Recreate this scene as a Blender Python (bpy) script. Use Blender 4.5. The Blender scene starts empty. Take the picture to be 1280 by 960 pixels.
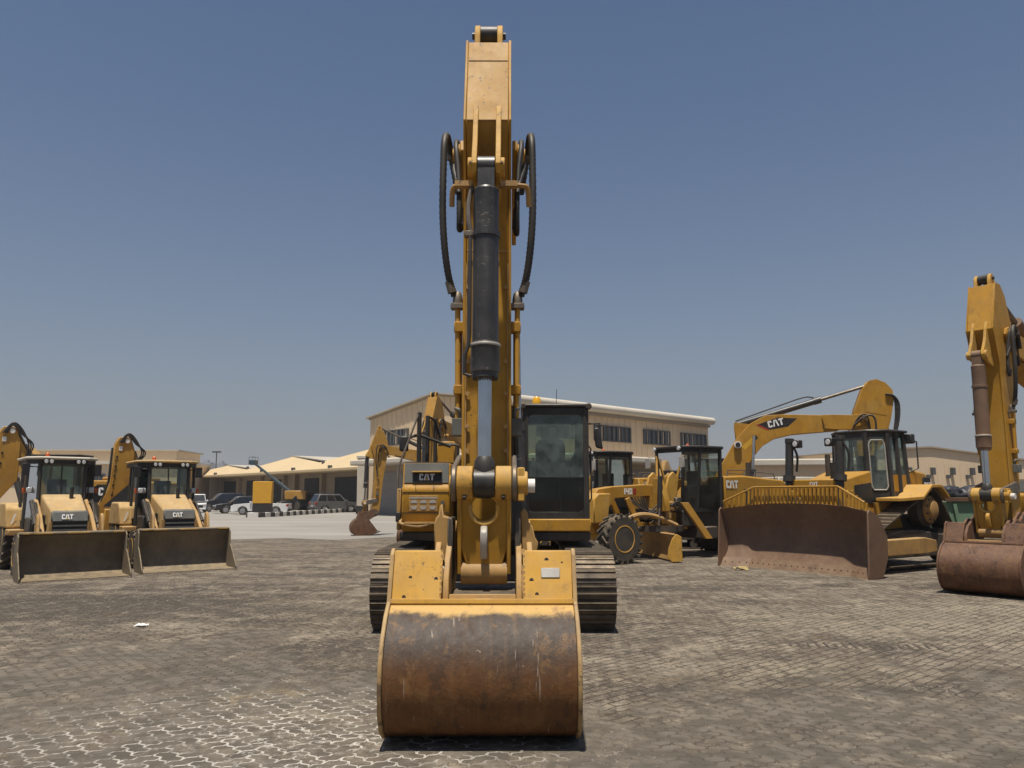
import bpy, bmesh, math, random
from mathutils import Vector, Matrix, noise
R = math.radians
random.seed(7)
SC = bpy.context.scene
COL = SC.collection
# ------------------------------------------------------------------ camera
CAM_H = 1.8
cam_d = bpy.data.cameras.new('camera')
cam = bpy.data.objects.new('camera', cam_d); COL.objects.link(cam)
cam.location = (0, 0, CAM_H); cam.rotation_euler = (R(90 + 8.2), 0, 0)
cam_d.sensor_width = 36; cam_d.lens = 36 * 967 / 1280
cam_d.clip_start = 0.05; cam_d.clip_end = 6000
SC.camera = cam
# ------------------------------------------------------------------ sky and sun
SUN_EL, SUN_AZ = 75.0, 192.0           # azimuth clockwise from +Y
w = bpy.data.worlds.new('World'); SC.world = w; w.use_nodes = True
wn = w.node_tree; wn.nodes.clear()
wo = wn.nodes.new('ShaderNodeOutputWorld'); wb = wn.nodes.new('ShaderNodeBackground')
st = wn.nodes.new('ShaderNodeTexSky'); st.sky_type = 'NISHITA'; st.sun_disc = False
st.sun_elevation = R(SUN_EL); st.sun_rotation = R(SUN_AZ)
st.altitude = 0; st.air_density = 1.0; st.dust_density = 1.2; st.ozone_density = 4.0
hs = wn.nodes.new('ShaderNodeHueSaturation'); hs.inputs['Saturation'].default_value = 1.0
hs.inputs['Value'].default_value = 1.0
wb.inputs['Strength'].default_value = 0.051
wn.links.new(st.outputs[0], hs.inputs['Color']); 
wg = wn.nodes.new('ShaderNodeTexCoord'); wz = wn.nodes.new('ShaderNodeSeparateXYZ'); wn.links.new(wg.outputs['Generated'], wz.inputs[0])
wc_ = wn.nodes.new('ShaderNodeMath'); wc_.operation = 'SUBTRACT'; wc_.use_clamp = True; wc_.inputs[0].default_value = 1; wn.links.new(wz.outputs[2], wc_.inputs[1])
wp = wn.nodes.new('ShaderNodeMath'); wp.operation = 'POWER'; wn.links.new(wc_.outputs[0], wp.inputs[0]); wp.inputs[1].default_value = 4.5      # dust haze thickens towards the horizon all round
wm = wn.nodes.new('ShaderNodeMix'); wm.data_type = 'RGBA'; wm.inputs[7].default_value = (3.2, 3.3, 3.5, 1)
wn.links.new(wp.outputs[0], wm.inputs[0]); wn.links.new(hs.outputs[0], wm.inputs[6]); wn.links.new(wm.outputs[2], wb.inputs[0])
wn.links.new(wb.outputs[0], wo.inputs[0])
sd = bpy.data.lights.new('sun', 'SUN'); sun = bpy.data.objects.new('sun', sd); COL.objects.link(sun)
sd.energy = 3.6; sd.angle = R(1.2); sd.color = (1.0, 0.94, 0.84)
az = R(SUN_AZ); el = R(SUN_EL)
sv = Vector((math.sin(az) * math.cos(el), math.cos(az) * math.cos(el), math.sin(el)))
sun.rotation_euler = sv.to_track_quat('Z', 'Y').to_euler(); sun.location = (0, 0, 60)
vs_ = SC.view_settings; SC.display_settings.display_device = 'sRGB'
vs_.view_transform = 'Standard'; vs_.look = 'None'; vs_.exposure = 0.65; vs_.gamma = 1.0
SC.cycles.max_bounces = 6; SC.cycles.transparent_max_bounces = 12

# ------------------------------------------------------------------ materials
DUST = (0.35, 0.255, 0.145)
def nd(nt, t, **k):
    n = nt.nodes.new(t)
    for a, b in k.items(): setattr(n, a, b)
    return n
def mixc(nt, fac, a, b, blend='MIX'):
    m = nd(nt, 'ShaderNodeMix', data_type='RGBA', blend_type=blend)
    for s, val in ((0, fac), (6, a), (7, b)):
        if hasattr(val, 'is_linked') or hasattr(val, 'links'): nt.links.new(val, m.inputs[s])
        elif s == 0: m.inputs[0].default_value = val
        else: m.inputs[s].default_value = (*val[:3], 1)
    return m.outputs[2]
def mth(nt, op, a, b=None, clamp=False):
    m = nd(nt, 'ShaderNodeMath', operation=op, use_clamp=clamp)
    for i, val in enumerate((a, b)):
        if val is None: continue
        if hasattr(val, 'links'): nt.links.new(val, m.inputs[i])
        else: m.inputs[i].default_value = val
    return m.outputs[0]
def ramp(nt, x, a, b):
    m = nd(nt, 'ShaderNodeMapRange', interpolation_type='SMOOTHSTEP')
    nt.links.new(x, m.inputs[0]); m.inputs[1].default_value = a; m.inputs[2].default_value = b
    return m.outputs[0]
def nz(nt, vec, scale, detail=4, rough=.6, dist=0):
    n = nd(nt, 'ShaderNodeTexNoise'); n.inputs['Scale'].default_value = scale
    n.inputs['Detail'].default_value = detail; n.inputs['Roughness'].default_value = rough
    n.inputs['Distortion'].default_value = dist
    if vec is not None: nt.links.new(vec, n.inputs['Vector'])
    return n.outputs[0]
def scaled(nt, vec, s):
    m = nd(nt, 'ShaderNodeMapping'); m.inputs['Scale'].default_value = s
    nt.links.new(vec, m.inputs[0]); return m.outputs[0]
M = {}
def base_nodes(name):
    m = bpy.data.materials.new(name); m.use_nodes = True; nt = m.node_tree
    p = nt.nodes['Principled BSDF']; tc = nd(nt, 'ShaderNodeTexCoord')
    M[name] = m
    return m, nt, p, tc
def pm(name, c, c2=None, scale=2.5, fade=None, chips=0., rough=.6, metal=0., dust=0., wear=0., wearc=(.09, .05, .03), wscale=7,
       bump=0., bscale=70, scratch=0., spec=.4, streak=0., dustc=DUST, obj_var=0.):
    m, nt, p, tc = base_nodes(name); v = tc.outputs['Object']
    if c2 is None: c2 = tuple(x * .8 for x in c)
    oi = nd(nt, 'ShaderNodeObjectInfo')
    off = nd(nt, 'ShaderNodeVectorMath', operation='ADD'); nt.links.new(v, off.inputs[0])
    cx = nd(nt, 'ShaderNodeCombineXYZ'); nt.links.new(mth(nt, 'MULTIPLY', oi.outputs['Random'], 37.), cx.inputs[0])
    nt.links.new(cx.outputs[0], off.inputs[1]); v = off.outputs[0]
    n1 = nz(nt, v, scale, 5, .65)
    col = mixc(nt, ramp(nt, n1, .3, .7), c, c2)
    if fade:
        col = mixc(nt, mth(nt, 'MULTIPLY', ramp(nt, nz(nt, v, .9, 7, .72), .48, .66), .6), col, fade)
        gr = nz(nt, scaled(nt, v, (1.4, 1.4, .8)), 2.2, 9, .78, .3)
        col = mixc(nt, mth(nt, 'MULTIPLY', ramp(nt, gr, .55, .68), .55), col, (.13, .075, .03))
    if chips:
        ch = nz(nt, v, 26, 5, .7); cm = nz(nt, v, 2.1, 4, .6)
        col = mixc(nt, mth(nt, 'MULTIPLY', mth(nt, 'MULTIPLY', ramp(nt, ch, .60, .64), ramp(nt, cm, .46, .60)), chips), col, (.07, .05, .035))
    if obj_var:
        k = mth(nt, 'ADD', mth(nt, 'MULTIPLY', oi.outputs['Random'], obj_var), 1 - obj_var / 2)
        vm = nd(nt, 'ShaderNodeVectorMath', operation='SCALE'); nt.links.new(col, vm.inputs[0]); nt.links.new(k, vm.inputs['Scale'])
        col = vm.outputs[0]
    if streak:
        s1 = nz(nt, scaled(nt, v, (9, 9, .7)), 1.6, 5, .7)
        col = mixc(nt, mth(nt, 'MULTIPLY', ramp(nt, s1, .48, .75), streak), col, wearc)
    if wear:
        n2 = nz(nt, v, wscale, 6, .7)
        col = mixc(nt, ramp(nt, n2, .78 - wear * .4, .84 - wear * .4), col, wearc)
    if scratch:
        n3 = nz(nt, scaled(nt, v, (3, 14, 14)), 3.2, 3, .5, 1.5)
        n4 = nz(nt, v, 1.7, 2)
        col = mixc(nt, mth(nt, 'MULTIPLY', mth(nt, 'MULTIPLY', ramp(nt, n3, .64, .70), ramp(nt, n4, .42, .62)), scratch), col, (.42, .36, .30))
    if dust:
        g = nd(nt, 'ShaderNodeNewGeometry'); sp = nd(nt, 'ShaderNodeSeparateXYZ'); nt.links.new(g.outputs['Normal'], sp.inputs[0])
        up = ramp(nt, sp.outputs[2], .1, .85)
        n5 = nz(nt, v, 4.5, 6, .7)
        f = mth(nt, 'MULTIPLY', mth(nt, 'ADD', mth(nt, 'MULTIPLY', up, .75), .28), ramp(nt, n5, .25, .68))
        col = mixc(nt, mth(nt, 'MULTIPLY', f, dust, True), col, dustc)
    nt.links.new(col, p.inputs['Base Color'])
    rr = mth(nt, 'ADD', mth(nt, 'MULTIPLY', n1, .3), rough - .15, True); nt.links.new(rr, p.inputs['Roughness'])
    p.inputs['Metallic'].default_value = metal; p.inputs['Specular IOR Level'].default_value = spec
    if bump:
        b = nd(nt, 'ShaderNodeBump'); b.inputs['Strength'].default_value = bump; b.inputs['Distance'].default_value = .01
        nt.links.new(nz(nt, v, bscale, 4, .6), b.inputs['Height']); nt.links.new(b.outputs[0], p.inputs['Normal'])
    return m
YEL = (.47, .245, .040); YEL2 = (.40, .20, .034)
pm('yellow_paint', (.44, .222, .018), (.36, .175, .014), rough=.55, spec=.22, dust=.34, wear=.30, wearc=(.16, .09, .04), wscale=11, streak=.32, bump=.06, bscale=25, fade=(.42, .25, .055), chips=.85)
pm('yellow_dusty', (.56, .305, .045), (.48, .25, .03), rough=.65, spec=.25, dust=.55, wear=.40, wearc=(.13, .085, .05), wscale=13, streak=.25, bump=.08, fade=(.48, .31, .10), chips=.9)
pm('yellow_far', (.44, .22, .02), (.35, .17, .016), rough=.55, dust=.5, wear=.22, wscale=5, streak=.35, wearc=(.17, .095, .04), fade=(.44, .27, .07), chips=.6)
pm('yellow_worn', (.44, .25, .07), (.30, .165, .05), rough=.7, dust=.6, wear=.45, wearc=(.16, .095, .05), wscale=9, bump=.15, streak=.4)
pm('black_paint', (.018, .018, .018), (.03, .028, .026), rough=.45, dust=.16, wear=.25, wearc=(.09, .08, .07), wscale=14, streak=.25)
pm('cylinder_black', (.022, .022, .023), (.04, .038, .036), scale=5, rough=.42, dust=.10, wear=.36, wearc=(.12, .11, .10), wscale=16, scratch=.5, streak=.45, spec=.5)
pm('black_trim', (.012, .012, .013), (.02, .02, .02), rough=.5, dust=.1)
pm('rubber', (.02, .019, .018), (.035, .032, .03), rough=.8, dust=.30, wear=.3, wearc=(.10, .085, .07), bump=.1)
pm('tyre_rubber', (.022, .021, .02), (.05, .043, .036), rough=.9, dust=.42, wear=.25, wearc=(.13, .105, .08), bump=.2)
pm('hose_rubber', (.014, .014, .014), (.025, .024, .023), rough=.55, dust=.22, wear=.2, wearc=(.10, .085, .065), wscale=9)
pm('dark_steel', (.07, .062, .055), (.045, .04, .036), rough=.6, metal=.3, dust=.35, wear=.3, wearc=(.10, .06, .04), bump=.2)
pm('pin_steel', (.20, .17, .14), (.12, .10, .085), scale=6, rough=.5, metal=.5, dust=.35, wear=.4, wearc=(.10, .06, .035), bump=.2)
pm('track_steel', (.095, .077, .060), (.05, .041, .033), scale=6, rough=.55, metal=.45, dust=.40, wear=.30, wearc=(.28, .24, .20), wscale=9, bump=.25, obj_var=.6)
pm('grey_panel', (.11, .12, .115), (.09, .095, .09), rough=.7, dust=.35)
pm('silver_plate', (.45, .43, .39), (.34, .32, .29), rough=.5, metal=.2, dust=.4)
pm('chrome', (.56, .56, .56), (.46, .46, .46), scale=3, rough=.16, metal=1., streak=.25, wearc=(.25, .22, .2))
pm('white_paint', (.72, .70, .66), (.66, .64, .60), rough=.5, dust=.3)
pm('logo_white', (.80, .79, .76), (.7, .69, .66), rough=.6, dust=.15)
pm('logo_yellow', (.62, .36, .03), rough=.6)
pm('logo_red', (.35, .03, .02), rough=.6)
pm('brown_blade', (.170, .094, .057), (.125, .069, .043), scale=1.6, rough=.65, metal=.05, dust=.35, wear=.2, wearc=(.085, .05, .035), wscale=3, streak=.6, bump=.12, scratch=.45)
pm('loader_bucket_steel', (.135, .105, .066), (.090, .070, .046), scale=1.5, rough=.7, metal=.05, dust=.55, wear=.2, wearc=(.07, .05, .035), streak=.3, bump=.1)
pm('loader_bucket_tan', (.165, .13, .085), (.10, .088, .066), scale=1.5, rough=.7, metal=.05, dust=.6, wear=.25, wearc=(.07, .05, .035), streak=.5, bump=.12, scratch=.3)
pm('ram_brown', (.17, .095, .055), (.12, .07, .045), rough=.6, dust=.4, wear=.3, streak=.4, bump=.08)
pm('orange_lens', (.55, .10, .02), rough=.3)
pm('amber_lens', (.70, .36, .02), rough=.3)
pm('lamp_glass', (.6, .6, .58), rough=.15, spec=.6)
pm('seat_fabric', (.05, .055, .055), rough=.9)
pm('console_plastic', (.06, .06, .06), rough=.7, dust=.3)
pm('green_paint', (.10, .20, .12), (.13, .24, .15), rough=.7, dust=.35, wear=.35, wearc=(.13, .06, .035), wscale=4, streak=.3)
pm('rust', (.16, .075, .04), (.10, .05, .03), rough=.9, dust=.2)
pm('plastic_bag', (.018, .018, .02), (.03, .03, .035), rough=.4)
pm('totem_yellow', (.60, .31, .02), (.56, .285, .018), rough=.5, dust=.15)
pm('totem_black', (.02, .02, .02), rough=.5, dust=.15)
pm('kerb_white', (.70, .68, .63), (.55, .53, .48), rough=.8, dust=.25)
pm('kerb_black', (.03, .03, .03), (.05, .05, .045), rough=.8, dust=.25)
pm('car_white', (.75, .75, .74), rough=.3, dust=.2, spec=.5)
pm('car_black', (.014, .015, .018), (.016, .017, .02), rough=.25, dust=.12, spec=.5)
pm('car_navy', (.016, .02, .035), rough=.25, dust=.12, spec=.5)
pm('car_grey', (.14, .14, .14), (.125, .125, .125), rough=.3, metal=.3, dust=.2, spec=.5)
pm('car_glass', (.012, .014, .016), rough=.1, spec=.7)
pm('lens_red', (.35, .015, .01), rough=.25)
pm('alloy', (.35, .35, .35), rough=.4, metal=.6)
pm('lift_teal', (.022, .05, .066), (.03, .06, .075), rough=.5, dust=.2)
pm('wall_cream', (.56, .43, .25), (.51, .39, .225), scale=.3, rough=.8, streak=.15, wearc=(.40, .31, .19), dust=.1)
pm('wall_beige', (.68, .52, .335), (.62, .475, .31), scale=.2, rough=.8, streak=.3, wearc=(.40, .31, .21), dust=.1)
pm('wall_shade', (.34, .27, .185), (.30, .235, .165), scale=.3, rough=.85, streak=.25, wearc=(.2, .16, .11))  # darker copy of the beige wall, porch shade put into the colour; also trims
pm('roof_metal', (.46, .41, .33), (.40, .35, .28), scale=.3, rough=.7, streak=.2, wearc=(.4, .35, .28))
pm('eave_white', (.55, .50, .41), (.48, .43, .35), scale=.4, rough=.7, streak=.3, wearc=(.45, .38, .3))
pm('shutter_grey', (.25, .235, .215), (.22, .205, .19), scale=.5, rough=.7)
pm('door_dark', (.022, .022, .024), rough=.7)
pm('window_frame_grey', (.09, .09, .09), rough=.5)
pm('window_pane_blue', (.03, .036, .042), rough=.12, spec=.7)
pm('tower_concrete', (.30, .31, .33), (.26, .27, .29), scale=.02, rough=.9)
pm('paper_white', (.75, .73, .70), rough=.9)
pm('pad_debris', (.45, .36, .15), (.3, .2, .1), rough=.9)

def glass_mat(name, tint, dusty, dustcol, rough=.03):
    m = bpy.data.materials.new(name); m.use_nodes = True; nt = m.node_tree; nt.nodes.clear(); M[name] = m
    o = nd(nt, 'ShaderNodeOutputMaterial'); tr = nd(nt, 'ShaderNodeBsdfTransparent'); tr.inputs[0].default_value = (*tint, 1)
    gl = nd(nt, 'ShaderNodeBsdfGlossy'); gl.inputs['Roughness'].default_value = rough
    df = nd(nt, 'ShaderNodeBsdfDiffuse'); df.inputs[0].default_value = (*dustcol, 1)
    fr = nd(nt, 'ShaderNodeFresnel'); fr.inputs[0].default_value = 1.5
    tc = nd(nt, 'ShaderNodeTexCoord'); n = nz(nt, tc.outputs['Object'], 3, 5, .7)
    f = mth(nt, 'MULTIPLY', ramp(nt, n, .2, .8), dusty * 1.3, True)
    a = nd(nt, 'ShaderNodeMixShader'); nt.links.new(f, a.inputs[0]); nt.links.new(tr.outputs[0], a.inputs[1]); nt.links.new(df.outputs[0], a.inputs[2])
    b = nd(nt, 'ShaderNodeMixShader'); nt.links.new(fr.outputs[0], b.inputs[0]); nt.links.new(a.outputs[0], b.inputs[1]); nt.links.new(gl.outputs[0], b.inputs[2])
    nt.links.new(b.outputs[0], o.inputs[0]); return m
glass_mat('cab_glass', (.72, .82, .78), .34, (.25, .31, .29))
glass_mat('cab_glass_clear', (.82, .86, .80), .10, (.30, .31, .27))

glass_mat('cab_glass_dark', (.34, .37, .35), .04, (.20, .20, .18))
glass_mat('cab_glass_black', (.13, .15, .14), .05, (.16, .16, .15), .12)
pm('yellow_bleached', (.55, .375, .17), (.47, .29, .10), rough=.8, spec=.15, dust=.75, wear=.35, wearc=(.20, .13, .07), wscale=8, streak=.3, bump=.05, fade=(.54, .40, .22), chips=.7)
# worn bucket: grey brown steel high, rust brown low, bare scratches, paint left along the top edge
def bucket_mat(name, paint_z, top, low, z0, z1, scr=.8):
    m, nt, p, tc = base_nodes(name); v = tc.outputs['Object']
    sp = nd(nt, 'ShaderNodeSeparateXYZ'); nt.links.new(v, sp.inputs[0]); z = sp.outputs[2]
    big = nz(nt, v, 1.6, 5, .65); fine = nz(nt, v, 14, 6, .7)
    zz = mth(nt, 'ADD', z, mth(nt, 'MULTIPLY', mth(nt, 'SUBTRACT', big, .5), .55))
    col = mixc(nt, ramp(nt, zz, z0, z1), low, top)
    pat = nz(nt, v, 3.5, 6, .75)
    col = mixc(nt, mth(nt, 'MULTIPLY', ramp(nt, pat, .45, .7), .55), col, tuple(x * .45 for x in low))
    st1 = nz(nt, scaled(nt, v, (16, 1.0, .9)), 1.5, 5, .7)
    col = mixc(nt, mth(nt, 'MULTIPLY', ramp(nt, st1, .48, .80), .28), col, (.24, .13, .05))
    bl2 = nz(nt, scaled(nt, v, (1, 1, .7)), 5.5, 8, .8, .4)
    col = mixc(nt, mth(nt, 'MULTIPLY', ramp(nt, bl2, .53, .62), .55), col, (.21, .11, .04)); col = mixc(nt, mth(nt, 'MULTIPLY', ramp(nt, bl2, .46, .38), .6), col, (.04, .026, .018))
    col = mixc(nt, mth(nt, 'MULTIPLY', ramp(nt, fine, .5, .75), .3), col, (.05, .035, .028))
    for sx, rot, s0 in ((15, .8, .68), (19, -1.0, .68), (24, 1.45, .67), (30, .12, .70)):
        mp = nd(nt, 'ShaderNodeMapping'); mp.inputs['Rotation'].default_value = (0, rot, 0); mp.inputs['Scale'].default_value = (sx, 3, 2.2)
        nt.links.new(v, mp.inputs[0]); sc = nz(nt, mp.outputs[0], 1.1, 2, .5, .3)
        msk = mth(nt, 'MULTIPLY', ramp(nt, sc, s0, s0 + .03), ramp(nt, nz(nt, v, 2.3 + rot, 3), .5, .6))
        col = mixc(nt, mth(nt, 'MULTIPLY', msk, scr), col, (.36, .30, .24))
    chip = nz(nt, v, 9 , 3, .6, .8)
    col = mixc(nt, mth(nt, 'MULTIPLY', ramp(nt, chip, .71, .735), .6), col, (.5, .43, .35))
    if paint_z is not None:
        e = mth(nt, 'ADD', z, mth(nt, 'MULTIPLY', mth(nt, 'SUBTRACT', nz(nt, v, 4, 6, .7), .5), .14))
        ptc = mixc(nt, ramp(nt, nz(nt, v, 10, 5, .7), .5, .72), (.50, .31, .10), (.30, .18, .08))
        col = mixc(nt, ramp(nt, e, paint_z - .02, paint_z + .02), col, ptc)
    nt.links.new(col, p.inputs['Base Color']); p.inputs['Metallic'].default_value = .0; p.inputs['Specular IOR Level'].default_value = .3
    nt.links.new(mth(nt, 'ADD', mth(nt, 'MULTIPLY', fine, .35), .42), p.inputs['Roughness'])
    b = nd(nt, 'ShaderNodeBump'); b.inputs['Strength'].default_value = .45; b.inputs['Distance'].default_value = .012
    nt.links.new(mth(nt, 'ADD', fine, mth(nt, 'MULTIPLY', nz(nt, v, 4, 4), 2.)), b.inputs['Height']); nt.links.new(b.outputs[0], p.inputs['Normal'])
    return m
bucket_mat('bucket_worn', .92, (.060, .045, .035), (.135, .058, .018), .38, .78, .5)
bucket_mat('bucket_brown', None, (.145, .078, .048), (.12, .055, .028), .3, .8, .2)

# ------------------------------------------------------------------ mesh helper
class MB:
    def __init__(s): s.v = []; s.f = []
    def add(s, vs, fs):
        o = len(s.v); s.v += [tuple(p) for p in vs]; s.f += [tuple(i + o for i in f) for f in fs]; return s
    def box(s, x0, x1, y0, y1, z0, z1):
        return s.add([(x0,y0,z0),(x1,y0,z0),(x1,y1,z0),(x0,y1,z0),(x0,y0,z1),(x1,y0,z1),(x1,y1,z1),(x0,y1,z1)],
                     [(0,3,2,1),(4,5,6,7),(0,1,5,4),(1,2,6,5),(2,3,7,6),(3,0,4,7)])
    def hexa(s, b, t):                       # bottom quad, top quad (each CCW from above)
        return s.add(list(b) + list(t), [(3,2,1,0),(4,5,6,7),(0,1,5,4),(1,2,6,5),(2,3,7,6),(3,0,4,7)])
    def side(s, poly, x0, x1):               # polygon of (f, z), f forward = -y, extruded across x
        n = len(poly)
        A = [(x0, -f, z) for f, z in poly] + [(x1, -f, z) for f, z in poly]
        ar = sum(poly[i][0] * poly[(i+1) % n][1] - poly[(i+1) % n][0] * poly[i][1] for i in range(n))
        F = [tuple(range(n)), tuple(range(2*n-1, n-1, -1))] + [(i, i+n, (i+1) % n + n, (i+1) % n) for i in range(n)]
        if ar < 0: F = [tuple(reversed(q)) for q in F]
        F = [tuple(reversed(q)) for q in F]
        return s.add(A, F)
    def front(s, poly, y0, y1):              # polygon of (x, z) extruded along y
        n = len(poly); A = [(x, y0, z) for x, z in poly] + [(x, y1, z) for x, z in poly]
        ar = sum(poly[i][0] * poly[(i+1) % n][1] - poly[(i+1) % n][0] * poly[i][1] for i in range(n))
        F = [tuple(range(n)), tuple(range(2*n-1, n-1, -1))] + [(i, i+n, (i+1) % n + n, (i+1) % n) for i in range(n)]
        if (ar < 0) != (y1 < y0): F = [tuple(reversed(q)) for q in F]
        return s.add(A, F)
    def plan(s, poly, z0, z1):
        n = len(poly); A = [(x, y, z0) for x, y in poly] + [(x, y, z1) for x, y in poly]
        ar = sum(poly[i][0] * poly[(i+1) % n][1] - poly[(i+1) % n][0] * poly[i][1] for i in range(n))
        F = [tuple(range(n-1, -1, -1)), tuple(range(n, 2*n))] + [(i, (i+1) % n, (i+1) % n + n, i+n) for i in range(n)]
        if ar < 0: F = [tuple(reversed(q)) for q in F]
        return s.add(A, F)
    def cyl(s, p0, p1, r0, r1=None, n=14):
        p0 = Vector(p0); p1 = Vector(p1); r1 = r0 if r1 is None else r1
        d = (p1 - p0).normalized(); a = d.orthogonal().normalized(); b = d.cross(a)
        A = []
        for p, r in ((p0, r0), (p1, r1)):
            for i in range(n):
                t = 2 * math.pi * i / n; A.append(p + r * (math.cos(t) * a + math.sin(t) * b))
        return s.add(A, [tuple(range(n-1, -1, -1)), tuple(range(n, 2*n))] + [(i, (i+1) % n, (i+1) % n + n, i+n) for i in range(n)])
    def ring(s, p0, p1, ro, ri, n=20):
        p0 = Vector(p0); p1 = Vector(p1); d = (p1 - p0).normalized(); a = d.orthogonal().normalized(); b = d.cross(a); A = []
        for p, r in ((p0, ri), (p0, ro), (p1, ro), (p1, ri)):
            for i in range(n):
                t = 2 * math.pi * i / n; A.append(p + r * (math.cos(t) * a + math.sin(t) * b))
        F = []
        for k in range(4):
            for i in range(n):
                j = (i+1) % n; F.append((k*n+i, k*n+j, ((k+1) % 4)*n+j, ((k+1) % 4)*n+i))
        return s.add(A, F)
    def lathe(s, c, axis, prof, n=24):        # prof: (offset along axis, radius)
        c = Vector(c); d = Vector(axis).normalized(); a = d.orthogonal().normalized(); b = d.cross(a); A = []
        for h, r in prof:
            for i in range(n):
                t = 2 * math.pi * i / n; A.append(c + d * h + r * (math.cos(t) * a + math.sin(t) * b))
        F = []
        for k in range(len(prof) - 1):
            for i in range(n):
                j = (i+1) % n; F.append((k*n+i, k*n+j, (k+1)*n+j, (k+1)*n+i))
        F.append(tuple(range(n-1, -1, -1))); m = (len(prof)-1)*n; F.append(tuple(range(m, m+n)))
        return s.add(A, F)
    def tube(s, pts, r, n=8, rib=0):
        pts = [Vector(p) for p in pts]; A = []; d0 = (pts[1]-pts[0]).normalized(); a = d0.orthogonal().normalized()
        for i, p in enumerate(pts):
            d = (pts[min(i+1, len(pts)-1)] - pts[max(i-1, 0)]).normalized()
            a = (a - d * a.dot(d)).normalized(); b = d.cross(a)
            rr = r * (1 + (rib if i % 2 else 0))
            for k in range(n):
                t = 2 * math.pi * k / n; A.append(p + rr * (math.cos(t) * a + math.sin(t) * b))
        F = [tuple(range(n-1, -1, -1)), tuple(range((len(pts)-1)*n, len(pts)*n))]
        for i in range(len(pts)-1):
            for k in range(n):
                j = (k+1) % n; F.append((i*n+k, i*n+j, (i+1)*n+j, (i+1)*n+k))
        return s.add(A, F)
    def mesh(s, name, mat, smooth=35):
        me = bpy.data.meshes.new(name); me.from_pydata(s.v, [], s.f)
        if mat: me.materials.append(M[mat] if isinstance(mat, str) else mat)
        bm = bmesh.new(); bm.from_mesh(me); bmesh.ops.recalc_face_normals(bm, faces=bm.faces); bm.to_mesh(me); bm.free()
        if smooth: me.shade_smooth(); me.set_sharp_from_angle(angle=R(smooth))
        return me
    def build(s, name, mat, parent=None, bevel=0., smooth=35, seg=1):
        return link(name, s.mesh(name, mat, smooth), parent, bevel, seg)
def link(name, me, parent=None, bevel=0., seg=1):
    o = bpy.data.objects.new(name, me); COL.objects.link(o)
    if parent is not None: o.parent = parent
    if bevel:
        b = o.modifiers.new('bevel', 'BEVEL'); b.width = bevel; b.segments = seg; b.limit_method = 'ANGLE'; b.angle_limit = R(40)
    return o
def curve(pts, k=8):                          # Catmull-Rom through points
    P = [Vector(p) for p in pts]; P = [2*P[0]-P[1]] + P + [2*P[-1]-P[-2]]; out = []
    for i in range(1, len(P)-2):
        for j in range(k):
            t = j / k; a, b, c, d = P[i-1:i+3]
            out.append(.5*((2*b) + (c-a)*t + (2*a-5*b+4*c-d)*t*t + (3*b-a-3*c+d)*t**3))
    return out + [P[-2]]
def thing(name, label, cat, loc=(0, 0, 0), rotz=0, group=None, scale=1):
    o = bpy.data.objects.new(name, None); COL.objects.link(o); o.empty_display_size = .3
    o.location = loc; o.rotation_euler = (0, 0, rotz); o.scale = (scale,)*3
    o['label'] = label; o['category'] = cat
    if group: o['group'] = group
    return o
def tag(o, label, cat, group=None):
    o['label'] = label; o['category'] = cat
    if group: o['group'] = group
    return o
def struct(o, kind='structure'): o['kind'] = kind; return o
def copy_tree(o, parent=None):
    c = o.copy(); COL.objects.link(c)
    if parent is not None: c.parent = parent
    for ch in list(o.children): copy_tree(ch, c)
    return c
# heavy block letters of the maker's mark: strokes in a unit-high box
LET = {'C': ([[(0,.12),(.12,0),(.24,.12),(.24,.88),(.12,1),(0,.88)], [(.12,0),(.5,0),(.6,.1),(.6,.3),(.38,.3),(.38,.2),(.22,.2)], [(.12,1),(.5,1),(.6,.9),(.6,.68),(.38,.68),(.38,.8),(.22,.8)]], .68),
       'A': ([[(0,0),(.22,0),(.42,1),(.22,1)], [(.42,1),(.66,0),(.88,0),(.64,1)], [(.30,1),(.30,.74),(.56,.74),(.56,1)]], .90),
       'T': ([[(0,.78),(.72,.78),(.72,1),(0,1)], [(.24,0),(.48,0),(.48,.78),(.24,.78)]], .74)}
def logo(parent, o, u, h, thick=.006, plate=None, skew=0., mat='logo_white'):
    """raised word on a plate; o = lower left corner, u = direction of reading (horizontal), height h"""
    o = Vector(o); u = Vector(u).normalized(); zv = Vector((0, 0, 1)); n = u.cross(zv)
    if isinstance(plate, Vector): zv = plate; n = u.cross(zv)
    mb = MB(); x = 0
    for ch in 'CAT':
        for poly in LET[ch][0]:
            pts = [o + u * ((px + x) * h) + zv * (pz * h) for px, pz in poly]; k = len(pts)
            mb.add(pts + [q + n * thick for q in pts], [tuple(range(k)), tuple(range(k, 2*k))] + [(i, (i+1) % k, (i+1) % k + k, i+k) for i in range(k)])
        x += LET[ch][1]
    t = MB(); b0 = .68 * h
    pts = [o + u*(b0+.26*h), o + u*(b0+.62*h), o + u*(b0+.44*h) + zv*.5*h]
    t.add(pts + [q + n*thick for q in pts], [(0,1,2), (3,4,5), (0,1,4,3), (1,2,5,4), (2,0,3,5)])
    a = mb.build('lettering', mat, parent, smooth=0); b = t.build('lettering_triangle', 'logo_yellow', parent, smooth=0)
    return a, b
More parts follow.
